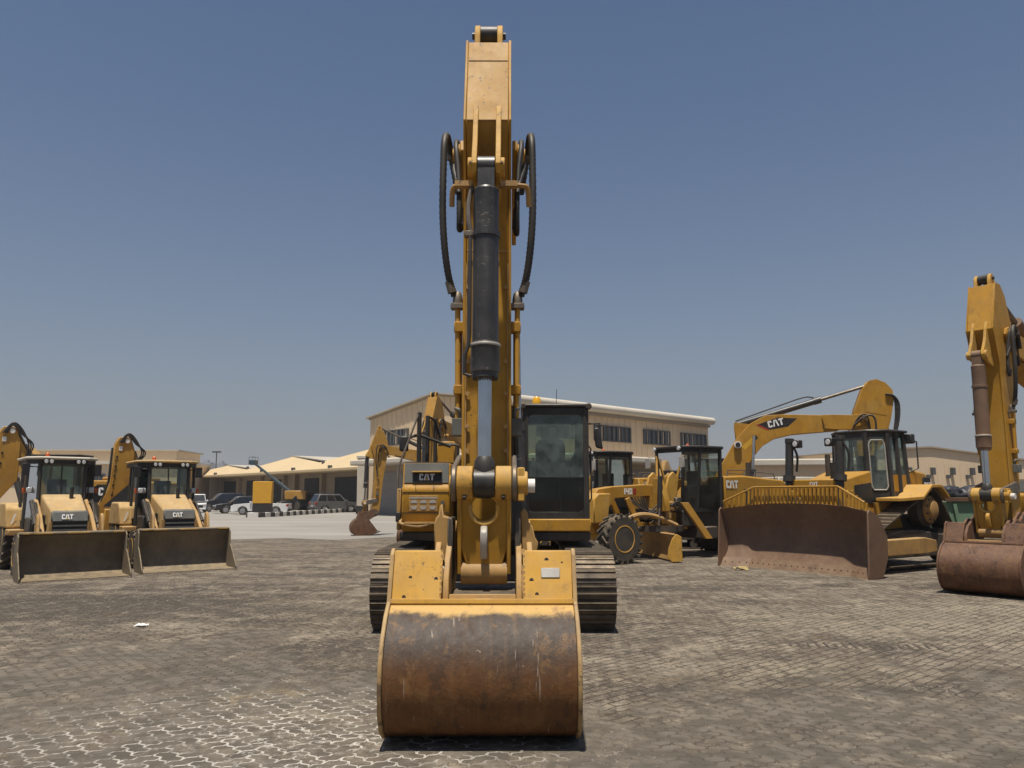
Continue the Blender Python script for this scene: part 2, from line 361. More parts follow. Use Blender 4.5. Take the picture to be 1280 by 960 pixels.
# ================================================================== ground and paving
def fbm(x, y, s, o=4):
    v = 0; a = .5
    for i in range(o):
        v += a * noise.noise((x * s, y * s, 3.7 + i * 9.1)); s *= 2.03; a *= .55
    return v
def g2(x, y, cx, cy, sx, sy, rot=0):
    dx, dy = x - cx, y - cy; c_, s_ = math.cos(rot), math.sin(rot); u = (dx*c_ + dy*s_) / sx; v = (-dx*s_ + dy*c_) / sy
    return math.exp(-(u*u + v*v))
def expose(x, y):                       # how far the dirt has been swept off the blocks
    e = 1.15 * g2(x, y, -1.7, 5.7, 2.0, 1.6) + .66 * g2(x, y, -3.9, 7.6, 1.9, 2.8, .3) + .62 * g2(x, y, 2.2, 5.3, 3.0, 1.5, -.1) + .42 * g2(x, y, 4.6, 6.9, 2.2, 1.4) + .35 * g2(x, y, .2, 5.4, 1., .6) + .12
    return e + .55 * fbm(x, y, .9, 4) + .15 * fbm(x, y, 4., 2)
def ground_z(x, y):
    e = expose(x, y)
    t = min(1, max(0, (e - .10) / .45)); t = t * t * (3 - 2 * t)
    top = .0075 + .010 * max(0, fbm(x, y, 2.2, 4)) + .006 * fbm(x, y, 9., 3)
    return top * (1 - t) + (-.0015) * t
def axis(lo, hi, d, far_lo, far_hi, g=1.13):
    a = [lo]; 
    while a[-1] < hi: a.append(a[-1] + d)
    s = d
    while a[-1] < far_hi: s *= g; a.append(a[-1] + s)
    s = d; b = [lo]
    while b[-1] > far_lo: s *= g; b.append(b[-1] - s)
    return b[:0:-1] + a
gx = axis(-5.6, 5.6, .034, -1400, 1400); gy = axis(5.0, 11.5, .03, -300, 1700)
gv = []
for y in gy:
    for x in gx:
        if 4 < y < 30 and abs(x) < 16: z = ground_z(x, y)
        else: z = .004
        if y > 20: z = z * max(0, (30 - y) / 10) + .004 * min(1, (y - 20) / 10)
        gv.append((x, y, z))
nx = len(gx)
gf = [(j*nx+i, j*nx+i+1, (j+1)*nx+i+1, (j+1)*nx+i) for j in range(len(gy)-1) for i in range(nx-1)]

def ground_mat(name, paver):
    m, nt, p, tc = base_nodes(name)
    g = nd(nt, 'ShaderNodeNewGeometry'); P = g.outputs['Position']
    sp = nd(nt, 'ShaderNodeSeparateXYZ'); nt.links.new(P, sp.inputs[0])
    wob = nd(nt, 'ShaderNodeVectorMath', operation='ADD')
    big = nz(nt, scaled(nt, P, (.6, 1.0, 1)), .30, 8, .68, .25); mid = nz(nt, P, 1.3, 10, .78, .2); m2 = nz(nt, scaled(nt, P, (.75, 1, 1)), 3.7, 8, .8, .3)
    fine = nz(nt, P, 15, 8, .82); grit = nz(nt, P, 55, 4, .8)
    dark = (.046, .036, .027); brown = (.142, .113, .083); pale = (.315, .262, .192)
    col = mixc(nt, ramp(nt, big, .32, .56), dark, brown)
    col = mixc(nt, mth(nt, 'MULTIPLY', ramp(nt, mid, .47, .60), .72), col, pale)
    sm = nz(nt, scaled(nt, P, (.35, 1.0, 1)), .75, 10, .76, .3)
    col = mixc(nt, mth(nt, 'MULTIPLY', ramp(nt, sm, .525, .58), .72), col, (.055, .046, .037))
    oc = nz(nt, P, .7, 6, .65)
    col = mixc(nt, mth(nt, 'MULTIPLY', ramp(nt, oc, .60, .70), .4), col, (.27, .18, .085))
    # wheel and track smears sweeping across the yard
    wv = nd(nt, 'ShaderNodeTexWave'); wv.inputs['Scale'].default_value = .16; wv.inputs['Distortion'].default_value = 5.; wv.inputs['Detail'].default_value = 5; wv.inputs['Detail Roughness'].default_value = .7; wv.bands_direction = 'Y'
    nt.links.new(scaled(nt, P, (.45, 1, 1)), wv.inputs[0])
    col = mixc(nt, mth(nt, 'MULTIPLY', ramp(nt, wv.outputs['Fac'], .6, .95), .35), col, (.26, .215, .16))
    far = ramp(nt, sp.outputs[1], 20, 60)
    col = mixc(nt, mth(nt, 'MULTIPLY', far, .55), col, (.20, .17, .135))
    # soot-dark oily ground in front of the loaders, paler swept dust on the right
    for (cx_, cy_, rx, ry, amt, cc) in ((-7.5, 13.0, 5.5, 2.6, .75, (.045, .036, .028)), (-2.6, 8.6, 2.6, 1.3, .6, (.055, .042, .030)), (6.5, 11.8, 4.8, 2.4, .55, (.28, .235, .165)), (2.6, 8.2, 2.2, .9, .4, (.25, .205, .14)), (-2.0, 7.3, .9, .35, .55, (.26, .19, .10))):
        mp = nd(nt, 'ShaderNodeMapping'); mp.inputs['Location'].default_value = (-cx_/rx, -cy_/ry, 0); mp.inputs['Scale'].default_value = (1/rx, 1/ry, 0); nt.links.new(P, mp.inputs[0])
        l_ = nd(nt, 'ShaderNodeVectorMath', operation='LENGTH'); nt.links.new(mp.outputs[0], l_.inputs[0])
        q_ = mth(nt, 'ADD', mth(nt, 'SUBTRACT', 1.0, l_.outputs['Value']), mth(nt, 'MULTIPLY', mth(nt, 'SUBTRACT', nz(nt, P, .9, 9, .76), .5), 2.6))
        col = mixc(nt, mth(nt, 'MULTIPLY', ramp(nt, q_, .05, .6), amt), col, cc)
    col = mixc(nt, mth(nt, 'MULTIPLY', ramp(nt, m2, .52, .58), .6), col, (.060, .050, .040))
    col = mixc(nt, mth(nt, 'MULTIPLY', ramp(nt, m2, .46, .40), .25), col, (.27, .23, .172))
    m4 = nz(nt, scaled(nt, P, (1, .42, 1)), 6.5, 7, .75, .2)
    col = mixc(nt, mth(nt, 'MULTIPLY', ramp(nt, m4, .53, .60), .68), col, (.050, .040, .030))
    col = mixc(nt, mth(nt, 'MULTIPLY', ramp(nt, m4, .455, .39), .42), col, (.28, .24, .185))
    bk_ = nd(nt, 'ShaderNodeTexBrick'); bk_.inputs['Scale'].default_value = 1.0; bk_.inputs['Brick Width'].default_value = .235; bk_.inputs['Row Height'].default_value = .1175; bk_.inputs['Mortar Size'].default_value = .012; bk_.inputs['Mortar Smooth'].default_value = .3
    rm_ = nd(nt, 'ShaderNodeMapping'); rm_.inputs['Rotation'].default_value = (0, 0, R(-41)); nt.links.new(P, rm_.inputs[0])
    wq = nd(nt, 'ShaderNodeVectorMath', operation='ADD'); wn_ = nd(nt, 'ShaderNodeTexNoise'); wn_.inputs['Scale'].default_value = 9; wn_.inputs['Detail'].default_value = 2; nt.links.new(P, wn_.inputs[0])
    ws_ = nd(nt, 'ShaderNodeVectorMath', operation='SCALE'); nt.links.new(wn_.outputs['Color'], ws_.inputs[0]); ws_.inputs['Scale'].default_value = .05
    nt.links.new(rm_.outputs[0], wq.inputs[0]); nt.links.new(ws_.outputs[0], wq.inputs[1]); nt.links.new(wq.outputs[0], bk_.inputs[0])
    joint = mth(nt, 'MULTIPLY', bk_.outputs['Fac'], ramp(nt, nz(nt, P, .8, 6, .7), .34, .50))
    col = mixc(nt, mth(nt, 'MULTIPLY', ramp(nt, fine, .50, .66), .6), col, (.055, .045, .036))
    col = mixc(nt, mth(nt, 'MULTIPLY', ramp(nt, fine, .48, .34), .5), col, (.26, .22, .17))
    col = mixc(nt, mth(nt, 'MULTIPLY', ramp(nt, grit, .56, .66), .55), col, (.36, .32, .26))
    col = mixc(nt, mth(nt, 'MULTIPLY', ramp(nt, grit, .42, .32), .5), col, (.04, .033, .027))
    if not paver:
        col = mixc(nt, mth(nt, 'MULTIPLY', joint, .8), col, (.040, .033, .026))
    if paver:
        oi = nd(nt, 'ShaderNodeObjectInfo'); vor = nd(nt, 'ShaderNodeTexNoise'); vor.inputs['Scale'].default_value = 5.3; vor.inputs['Detail'].default_value = 0
        nt.links.new(P, vor.inputs[0])
        stone = mixc(nt, ramp(nt, vor.outputs[0], .35, .65), (.105, .090, .070), (.165, .142, .112))
        stone = mixc(nt, mth(nt, 'MULTIPLY', oi.outputs['Random'], .5), stone, (.075, .064, .053))
        stone = mixc(nt, mth(nt, 'MULTIPLY', ramp(nt, fine, .4, .7), .4), stone, (.08, .068, .055))
        col = mixc(nt, ramp(nt, nz(nt, P, 1.7, 8, .75), .46, .64), stone, col)
    # lime washed into the joints in one swept patch
    d = nd(nt, 'ShaderNodeMapping'); d.inputs['Location'].default_value = (1.75/2.1, -6.1/1.6, 0); d.inputs['Scale'].default_value = (1/2.1, 1/1.6, 0)
    nt.links.new(P, d.inputs[0]); ln = nd(nt, 'ShaderNodeVectorMath', operation='LENGTH'); nt.links.new(d.outputs[0], ln.inputs[0])
    lime = mth(nt, 'SUBTRACT', 1.35, ln.outputs['Value']); lime = mth(nt, 'ADD', lime, mth(nt, 'MULTIPLY', mth(nt, 'SUBTRACT', nz(nt, P, 1.6, 7, .75), .5), 2.6))
    if paver:
        f = mth(nt, 'MULTIPLY', ramp(nt, lime, .75, 1.5), ramp(nt, nz(nt, P, 11, 5, .75), .53, .63))
    else:
        low = ramp(nt, sp.outputs[2], .004, -.001)
        f = mth(nt, 'MULTIPLY', mth(nt, 'MULTIPLY', ramp(nt, lime, -.1, 1.0), low), mth(nt, 'ADD', mth(nt, 'MULTIPLY', ramp(nt, nz(nt, P, 4, 6, .75), .40, .57), .75), .14))
        col = mixc(nt, mth(nt, 'MULTIPLY', low, .7), col, (.07, .058, .045))
    col = mixc(nt, f, col, (.50, .46, .40))
    nt.links.new(col, p.inputs['Base Color']); p.inputs['Roughness'].default_value = .92; p.inputs['Specular IOR Level'].default_value = .2
    b = nd(nt, 'ShaderNodeBump'); b.inputs['Strength'].default_value = .55; b.inputs['Distance'].default_value = .012
    nt.links.new(mth(nt, 'ADD', fine, mth(nt, 'ADD', mth(nt, 'MULTIPLY', mid, 2.5), mth(nt, 'MULTIPLY', grit, .5))), b.inputs['Height']); nt.links.new(b.outputs[0], p.inputs['Normal'])
ground_mat('ground_dirt', False); ground_mat('paver_stone', True)
gm = bpy.data.meshes.new('ground'); gm.from_pydata(gv, [], gf); gm.materials.append(M['ground_dirt']); gm.shade_smooth()
ground = struct(link('ground', gm))

# interlocking zigzag blocks laid in herringbone
PW = .1175; PZ = .017; GAP = .016
def edge(t): return PZ * (4*t if t < .25 else 1 - 4*(t-.25) if t < .75 else -1 + 4*(t-.75))
def paver_mesh(nx_, ny_):
    ts = (0, .25, .75); pts = []
    for i in range(nx_):
        for t in ts: pts.append(((i+t)*PW, edge(t)))
    for j in range(ny_):
        for t in ts: pts.append((nx_*PW + edge(t), (j+t)*PW))
    for i in range(nx_):
        for t in ts: pts.append(((nx_-i-t)*PW, ny_*PW + edge(1-t)))
    for j in range(ny_):
        for t in ts: pts.append((edge(1-t), (ny_-j-t)*PW))
    L, W_ = nx_*PW, ny_*PW; pts = [(x - L/2, y - W_/2) for x, y in pts]; k = len(pts)
    def ins(g): return [(x*(1-g/L), y*(1-g/W_)) for x, y in pts]
    a, b = ins(GAP), ins(GAP + .008)
    v = [(x, y, -.022) for x, y in a] + [(x, y, -.003) for x, y in a] + [(x, y, 0) for x, y in b]
    f = [(i, (i+1) % k, (i+1) % k + k, i + k) for i in range(k)] + [(i+k, (i+1) % k + k, (i+1) % k + 2*k, i + 2*k) for i in range(k)] + [tuple(range(2*k, 3*k))]
    me = bpy.data.meshes.new('paver'); me.from_pydata(v, [], f); me.materials.append(M['paver_stone']); return me
PV = (paver_mesh(2, 1), paver_mesh(1, 2))
rot = R(41); cr, sr = math.cos(rot), math.sin(rot); cand = []
for i in range(-110, 130):
    for j in range(-110, 130):
        k = (i - j) % 4
        if k == 0: u, v_, o_ = (i + 1)*PW, (j + .5)*PW, 0
        elif k == 3: u, v_, o_ = (i + .5)*PW, (j + 1)*PW, 1
        else: continue
        x = u*cr - v_*sr; y = u*sr + v_*cr
        if not (5.15 < y < 11.2 and abs(x) < .70*y + .2 and abs(x) < 5.5): continue
        if expose(x, y) < .16: continue
        cand.append((y - 1.2 * min(1, expose(x, y)), y, x, o_))
cand.sort()
prng = random.Random(3); bigv = []; bigf = []
for i, (_, y, x, o_) in enumerate(cand):
    Mx = Matrix.Translation((x, y, prng.uniform(-.0006, .0012))) @ Matrix.Rotation(rot + prng.gauss(0, .008), 4, 'Z') @ Matrix.Rotation(prng.gauss(0, .004), 4, 'X') @ Matrix.Rotation(prng.gauss(0, .004), 4, 'Y')
    if i < 298:
        o = link('paver', PV[o_], ground); o.matrix_local = Mx
    else:
        k0 = len(bigv); me = PV[o_]; bigv += [tuple(Mx @ v.co) for v in me.vertices]; bigf += [tuple(a + k0 for a in p.vertices) for p in me.polygons]
me = bpy.data.meshes.new('paver_field'); me.from_pydata(bigv, [], bigf); me.materials.append(M['paver_stone'])
struct(link('paver_field', me, ground), 'stuff')

# loose grit and clods lying on the dirt
gr = random.Random(21); sv_, sf_ = [], []
for i in range(9000):
    y = 5.3 + 17 * gr.random()**1.6; x = gr.uniform(-1, 1) * (.72*y + .5); e = expose(x, y)
    if e > .35 and gr.random() < .8: continue
    if noise.noise((x*.7, y*.7, 8.)) < gr.uniform(-.5, .3): continue
    r_ = gr.choice((.004, .005, .006, .008, .010, .015)) * gr.uniform(.7, 1.4); z = ground_z(x, y); a0 = gr.uniform(0, 6.3); k0 = len(sv_)
    for k in range(5): a_ = a0 + k*1.2566; q_ = r_*gr.uniform(.7, 1.3); sv_.append((x + q_*math.cos(a_), y + q_*math.sin(a_), z - .001))
    sv_.append((x + gr.uniform(-.3, .3)*r_, y + gr.uniform(-.3, .3)*r_, z + r_*gr.uniform(.5, .9)))
    sf_ += [(k0+k, k0+(k+1) % 5, k0+5) for k in range(5)]
pm('grit', (.24, .20, .155), (.09, .075, .06), scale=1.3, rough=.95)
me = bpy.data.meshes.new('loose_grit'); me.from_pydata(sv_, [], sf_); me.materials.append(M['grit']); struct(link('loose_grit', me), 'stuff')

# pale concrete road between the yard and the kerb
def road_mat():
    m, nt, p, tc = base_nodes('road_concrete'); P = nd(nt, 'ShaderNodeNewGeometry').outputs['Position']
    a = nz(nt, scaled(nt, P, (.15, .5, 1)), .5, 5, .65); b = nz(nt, P, 3, 4, .7)
    col = mixc(nt, ramp(nt, a, .3, .7), (.22, .20, .172), (.30, .275, .24)); col = mixc(nt, mth(nt, 'MULTIPLY', ramp(nt, b, .5, .75), .3), col, (.2, .18, .155))
    c2 = nz(nt, scaled(nt, P, (.05, .4, 1)), .8, 4, .6)
    col = mixc(nt, mth(nt, 'MULTIPLY', ramp(nt, c2, .6, .7), .5), col, (.17, .155, .135))
    nt.links.new(col, p.inputs['Base Color']); p.inputs['Roughness'].default_value = .9
road_mat()
rp = [(-70, 31), (-30, 29.5), (-16, 30.2), (-11.5, 29.2), (-8.6, 30.6), (-6.6, 29.8), (-4.6, 31.2), (-2, 34), (0, 60), (0, 59.2)]
mb = MB(); mb.add([(x, y, .010) for x, y in [(-90, 32), (-30, 31), (-16, 33.5), (-12.5, 31.8), (-9.6, 33.4), (-7.2, 32.0), (-5.6, 33.8), (-3.6, 36), (-1, 44), (4, 56), (-16, 84), (-90, 170)]], [tuple(range(12))])
struct(mb.build('concrete_road', 'road_concrete', smooth=0))

# black and white painted kerb
kp = curve([(-21.6, 66.5, 0), (-21.9, 64.6, 0), (-21.0, 64.6, 0), (-20.2, 67.5, 0), (-19.3, 76, 0), (-17.4, 87, 0), (-14, 98, 0)], 40)
acc = [0]
for a, b in zip(kp, kp[1:]): acc.append(acc[-1] + (b - a).length)
def along(sv_):
    for i in range(len(acc)-1):
        if acc[i+1] >= sv_:
            t = (sv_ - acc[i]) / max(1e-6, acc[i+1]-acc[i]); return kp[i].lerp(kp[i+1], t), (kp[i+1]-kp[i]).normalized()
    return kp[-1], (kp[-1]-kp[-2]).normalized()
kerb = thing('painted_kerb', 'black and white striped kerb curving in front of the parked cars', 'kerb', tuple(kp[0]))
KS = .78; s = 0; k = 0
while s + KS < acc[-1]:
    p, d = along(s + .01); q, d2 = along(s + KS - .02); n_ = Vector((-d.y, d.x, 0)); n2 = Vector((-d2.y, d2.x, 0)); o = kp[0]
    mb = MB(); pts = [p - n_*.15, q - n2*.15, q + n2*.15, p + n_*.15]; pts = [x - o for x in pts]
    mb.hexa([(*x[:2], -.05) for x in pts], [(*x[:2], .40) for x in pts])
    mb.build('kerb_block', 'kerb_white' if k % 2 else 'kerb_black', kerb, bevel=.02)
    s += KS; k += 1
# ================================================================== excavators
def track_path(f0, f1, zc, r, step):
    """points (f, z, angle) round a stadium loop"""
    out = []; Ls = f1 - f0; tot = 2 * Ls + 2 * math.pi * r; n = round(tot / step); d = tot / n
    for i in range(n):
        s = i * d
        if s < Ls: out.append((f0 + s, zc + r, 0))
        elif s < Ls + math.pi * r:
            t = (s - Ls) / r; out.append((f1 + r * math.sin(t), zc + r * math.cos(t), t))
        elif s < 2 * Ls + math.pi * r: out.append((f1 - (s - Ls - math.pi * r), zc - r, math.pi))
        else:
            t = (s - 2 * Ls - math.pi * r) / r; out.append((f0 - r * math.sin(t), zc - r * math.cos(t), math.pi + t))
    return out, d
def shoe_mb(wd, d):
    mb = MB(); h = d * .47
    mb.side([(-h, -.03), (h, -.03), (h, 0), (h*.5, .012), (h*.42, .034), (h*.25, .034), (h*.15, .006), (-h*.45, .006), (-h*.55, .022), (-h*.72, .022), (-h*.8, .004), (-h, .004)], -wd/2, wd/2)
    return mb
def add_track(root, x, wd, f0, f1, zc, r, step, singly, mat='track_steel', frame='yellow_paint'):
    tr = MB(); 
    tr.side([(f0 - .1, zc - .22), (f1 + .05, zc - .22), (f1 + .15, zc), (f1, zc + .2), (f0, zc + .2), (f0 - .2, zc)], x - .17, x + .17)
    track = tr.build('track', 'dark_steel', root, bevel=.02)
    path, d = track_path(f0, f1, zc, r, step); me = shoe_mb(wd, d).mesh('track_shoe', mat, 0); allm = MB()
    for f, z, a in path:
        Mx = Matrix.Translation((x, -f, z)) @ Matrix.Rotation(a, 4, 'X')
        if singly: o = link('track_shoe', me, track); o.matrix_local = Mx
        else: allm.add([Mx @ v.co for v in me.vertices], [tuple(p.vertices) for p in me.polygons])
    if not singly: struct(allm.build('track_shoes', mat, track, smooth=0), 'stuff')
    for f in (f0, f1):
        b = MB(); b.lathe((x - .16, -f, zc), (1, 0, 0), [(0, r*.55), (.03, r*.9), (.29, r*.9), (.32, r*.55)], 20); b.build('idler_wheel' if f == f1 else 'drive_sprocket', 'dark_steel', track)
    n = 7; rm = MB().cyl((-.2, 0, 0), (.2, 0, 0), .12, n=12).mesh('bottom_roller', 'dark_steel')
    for i in range(n):
        o = link('bottom_roller', rm, track); o.location = (x, -(f0 + (i + .5) * (f1 - f0) / n), zc - r + .14)
    return track
def hose(root, name, pts, r, mat='hose_rubber', k=10, rib=.10):
    return MB().tube(curve(pts, k), r, 8, rib).build(name, mat, root, smooth=60)
def pose(pts, piv, ang):                       # rotate (f, z) points about piv
    c_, s_ = math.cos(ang), math.sin(ang); return [(piv[0] + (f-piv[0])*c_ - (z-piv[1])*s_, piv[1] + (f-piv[0])*s_ + (z-piv[1])*c_) for f, z in pts]
BF = (.9, 1.95)                                # boom foot pin
BT = (5.55, 5.20)                              # boom tip pin in the base pose
CH = math.atan2(BT[1]-BF[1], BT[0]-BF[0]); CL = math.hypot(BT[1]-BF[1], BT[0]-BF[0])
def boom_pt(s, n, dang): 
    a = CH + dang; return (BF[0] + s*math.cos(a) - n*math.sin(a), BF[1] + s*math.sin(a) + n*math.cos(a))
def excavator(name, label, loc, rotz, group, hero=False, scale=1., dboom=0., dstick=0., yel='yellow_paint', dusty='yellow_dusty', bucket='bucket_worn', blackcyl='cylinder_black', decal=False, stickcyl=True, bw=1.39, sides=(-1, 1), fat=False):
    t = thing(name, label, 'excavator', loc, rotz, group, scale)
    X = MB
    # undercarriage
    for sx in (-1, 1): add_track(t, sx * 1.32, .60, -2.05, 2.08, .52, .50, .205, hero)
    c_ = X(); c_.box(-1.0, 1.0, -1.1, 1.1, .52, .92); c_.cyl((0, 0, .9), (0, 0, 1.14), .72, n=28); c_.build('carbody', 'dark_steel', t, bevel=.03)
    # upper structure
    u = X(); u.plan([(-1.40, -1.45), (-.62, -1.5), (-.55, -1.35), (.42, -1.35), (.42, -1.5), (1.40, -1.5), (1.40, 2.2), (1.1, 2.7), (-1.1, 2.7), (-1.4, 2.2)], 1.14, 1.275); uf = u.build('upper_frame', 'dark_steel', t, bevel=.02)
    u = X(); u.box(.435, 1.405, -1.54, -1.44, 1.28, 1.46); u.box(.435, 1.405, -1.44, 1.0, 1.28, 1.44); u.build('cab_sill', yel, t, bevel=.015)
    cw = X(); cw.plan([(-1.45, 2.0), (1.45, 2.0), (1.45, 2.5), (1.05, 2.95), (-1.05, 2.95), (-1.45, 2.5)], 1.18, 2.25); cw.build('counterweight', yel, t, bevel=.06, seg=2)
    hd = X(); hd.box(-1.4, 1.4, .62, 1.995, 1.28, 2.30); hd.box(-1.0, .9, .75, 1.9, 2.302, 2.42); hood = hd.build('engine_hood', yel, t, bevel=.04)
    gl_ = X()
    for i in range(8): gl_.box(1.402, 1.412, .75 + i*.05, .77 + i*.05, 1.6, 2.1)
    gl_.build('air_grille', 'black_trim', hood)
    if decal:
        d_ = X(); d_.add([(1.452, 2.02, 1.62), (1.452, 2.48, 1.62), (1.452, 2.48, 2.2), (1.452, 2.02, 2.2)], [(0,1,2,3)]);
        d_ = X(); d_.side([(-.0, 1.45), (-1.95, 1.45), (-1.95, 2.16), (-.9, 2.16)], 1.404, 1.412); dp = d_.build('decal_panel', 'black_trim', t)
        logo(t, (1.412, .95, 1.80), (0, 1, 0), .26)
    # fuel tank and front tool box on the operator's right
    tb = X(); tb.side([(-1.2, 1.28), (1.56, 1.28), (1.60, 1.34), (1.60, 1.90), (1.52, 1.98), (1.46, 2.28), (-1.2, 2.28)], -1.36, -.66); tool = tb.build('tool_box', yel, t, bevel=.03, seg=2)
    g_ = X(); g_.hexa([(-1.335, -1.545, 1.985), (-.685, -1.545, 1.985), (-.685, -1.50, 1.985), (-1.335, -1.50, 1.985)], [(-1.335, -1.484, 2.272), (-.685, -1.484, 2.272), (-.685, -1.45, 2.272), (-1.335, -1.45, 2.272)]); g_.box(-1.34, -.68, -1.44, .4, 2.282, 2.292)
    g_.build('anti_slip_panel', 'grey_panel', tool)
    if hero:
        g_ = X(); g_.box(-1.27, -.77, -1.566, -1.556, 2.0, 2.20) ; 
        g_ = X(); g_.hexa([(-1.20, -1.552, 2.01), (-.80, -1.552, 2.01), (-.80, -1.53, 2.01), (-1.20, -1.53, 2.01)], [(-1.20, -1.530, 2.12), (-.80, -1.530, 2.12), (-.80, -1.51, 2.12), (-1.20, -1.51, 2.12)]); g_.build('name_plate', 'black_trim', tool)
        logo(t, (-1.113, -1.552, 2.020), (1, 0, 0), .098, plate=Vector((0, .19, 1)).normalized())
        g_ = X(); g_.box(-1.22, -.78, -1.60, -1.50, 2.135, 2.155); g_.build('hand_grip', 'yellow_dusty', tool, bevel=.006)
        g_ = X()
        for z in (1.84, 1.545): g_.box(-1.352, -.668, -1.607, -1.597, z, z + .010)
        for a, b, z0, z1 in ((-1.16, -1.155, 1.85, 1.95), (-.895, -.89, 1.85, 1.95)): g_.box(a, b, -1.606, -1.598, z0, z1)
        g_.build('panel_seam', 'black_trim', tool)
        g_ = X(); g_.box(-1.25, -.83, -1.612, -1.60, 1.575, 1.80)
        gr_ = g_.build('step_grille', 'yellow_worn', tool, bevel=.004)
        g_ = X()
        for x0 in (-1.225, -1.09, -.955):
            g_.front([(x0, 1.69), (x0 + .10, 1.69), (x0 + .08, 1.735), (x0 + .02, 1.735)], -1.618, -1.611); g_.front([(x0 + .02, 1.60), (x0 + .08, 1.60), (x0 + .10, 1.645), (x0, 1.645)], -1.618, -1.611)
        g_.box(-1.24, -.84, -1.616, -1.611, 1.755, 1.775); g_.build('grille_slots', 'silver_plate', tool)
        g_ = X(); g_.cyl((-.76, -1.60, 1.70), (-.76, -1.63, 1.70), .03); g_.build('latch', 'pin_steel', tool)
        g_ = X(); g_.tube(curve([(-1.37, -1.52, 1.46), (-1.34, -1.72, 1.40), (-1.1, -1.74, 1.36), (-.9, -1.74, 1.40)], 6), .02); g_.box(-1.30, -.84, -1.76, -1.60, 1.395, 1.42); g_.build('boarding_step', 'yellow_worn', tool)
        g_ = X(); g_.box(-1.44, -1.37, -1.62, -1.54, 1.42, 1.56); g_.build('work_lamp', 'black_trim', tool, bevel=.01)
        # rails over the tool box
        for nm, x0, y0, r_ in (('rail_post', -1.17, -1.15, .035), ('rail_post', -1.06, -1.0, .035), ('rail_post', -.95, -.85, .032)):
            X().tube([(x0, y0, 2.28), (x0, y0, 3.06 - (x0 + 1.17) * .3)], r_, 10).build(nm, 'black_paint', t)
        X().tube([(-1.44, -1.45, 1.5), (-1.44, -1.45, 2.2), (-1.17, -1.15, 3.08)], .016, 8).build('hand_rail', 'pin_steel', t)
        X().tube(curve([(-1.06, -1.0, 3.02), (-.96, -.9, 2.95), (-.88, -.8, 2.7)], 5), .02, 8).build('hand_rail', 'black_paint', t)
        X().tube([(-1.40, -1.2, 2.66), (-1.17, -1.15, 2.72), (-.7, -1.0, 2.55)], .025, 8).build('mirror_arm', 'black_paint', t)
        X().tube([(-.92, -.7, 2.6), (-.64, -.7, 2.6), (-.6, -.7, 2.58), (-.6, -.7, 2.3)], .022, 8).build('hand_rail', 'black_paint', t)
        g_ = X(); g_.box(-1.46, -1.32, -1.26, -1.20, 2.46, 2.70); g_.build('mirror', 'black_trim', t, bevel=.03, seg=2)
        g_ = X(); g_.box(-.95, -.66, -.6, .6, 2.30, 2.66); g_.build('filter_box', yel, t, bevel=.02)
        g_ = X(); g_.box(-1.44, -1.385, -1.5, -1.1, 1.3, 1.9); g_.build('side_step', 'yellow_worn', t, bevel=.01)
        # valve bay between cab and tool box, black for the deep shade there
        g_ = X(); g_.box(-.6, .40, -.9, .5, 1.28, 2.2); g_.build('valve_bay', 'black_paint', t, bevel=.02)
    # cab
    cx0, cx1, cf, cb, z0, z1 = .41, 1.39, 1.50, -.15, 1.46, 3.10
    cab_ = X()
    def post(xa, xb, fa, fb): cab_.box(xa, xb, -fa, -fb, z0, z1)
    cab_.front([(cx0, z0), (cx0 + .09, z0), (cx0 + .075, z1), (cx0, z1)], -cf, -cf + .11); cab_.front([(cx1 - .09, z0), (cx1, z0), (cx1, z1), (cx1 - .075, z1)], -cf, -cf + .11)
    post(cx0, cx0 + .07, cb + .09, cb); post(cx1 - .07, cx1, cb + .09, cb); cab_.box(cx1 - .05, cx1, -.75, -.66, z0, z1)
    cab_.box(cx0 + .09, cx1 - .09, -cf + .002, -cf + .10, z0, z0 + .10); cab_.box(cx0 + .08, cx1 - .08, -cf + .002, -cf + .10, z1 - .10, z1)
    cab_.box(cx0, cx1, -cf + .112, -cb, z0, z0 + .05)
    cab_.box(cx0, cx0 + .05, -cf + .11, -cb - .09, z0 + .05, z0 + .45); cab_.box(cx1 - .05, cx1, -cf + .11, -cb - .09, z0 + .05, z0 + .40)
    cab_.box(cx0 + .07, cx1 - .07, -cb - .07, -cb, z0 + .05, z0 + .92); cab_.box(cx0 + .07, cx1 - .07, -cb - .07, -cb, z1 - .12, z1)
    for xa in (cx0, cx1 - .06): cab_.box(xa, xa + .06, -cf + .11, -cb - .09, z1 - .09, z1)
    for sx, cxx in ((1, cx0 + .06), (-1, cx1 - .06)):          # rounded window corners
        for sz, zz in ((1, z0 + .09), (-1, z1 - .09)):
            r_ = .13; arc = [(cxx + sx * (r_ - r_ * math.cos(a)), zz + sz * (r_ - r_ * math.sin(a))) for a in [i * math.pi/12 for i in range(7)]]
            cab_.front([(cxx, zz)] + arc, -cf + .012, -cf + .06)
    cab = cab_.build('cab', 'black_paint', t, bevel=.012)
    g_ = X(); g_.plan([(cx0 - .02, -cf - .04), (cx1 + .02, -cf - .04), (cx1 + .02, -cb + .02), (cx0 - .02, -cb + .02)], z1 + .002, z1 + .06); g_.build('cab_roof', 'black_paint', cab, bevel=.025, seg=2)
    zs = 2.07
    g_ = X(); g_.box(cx0 + .07, cx1 - .07, -cf + .03, -cf + .036, zs, z1 - .09); g_.build('windscreen', 'cab_glass', cab)
    g_ = X(); g_.box(cx0 + .07, cx1 - .07, -cf + .032, -cf + .038, z0 + .09, zs - .02); g_.build('lower_windscreen', 'cab_glass_dark', cab)
    g_ = X(); g_.box(cx0 + .07, cx1 - .07, -cf + .022, -cf + .045, zs - .018, zs - .002); g_.build('window_divider', 'black_trim', cab)
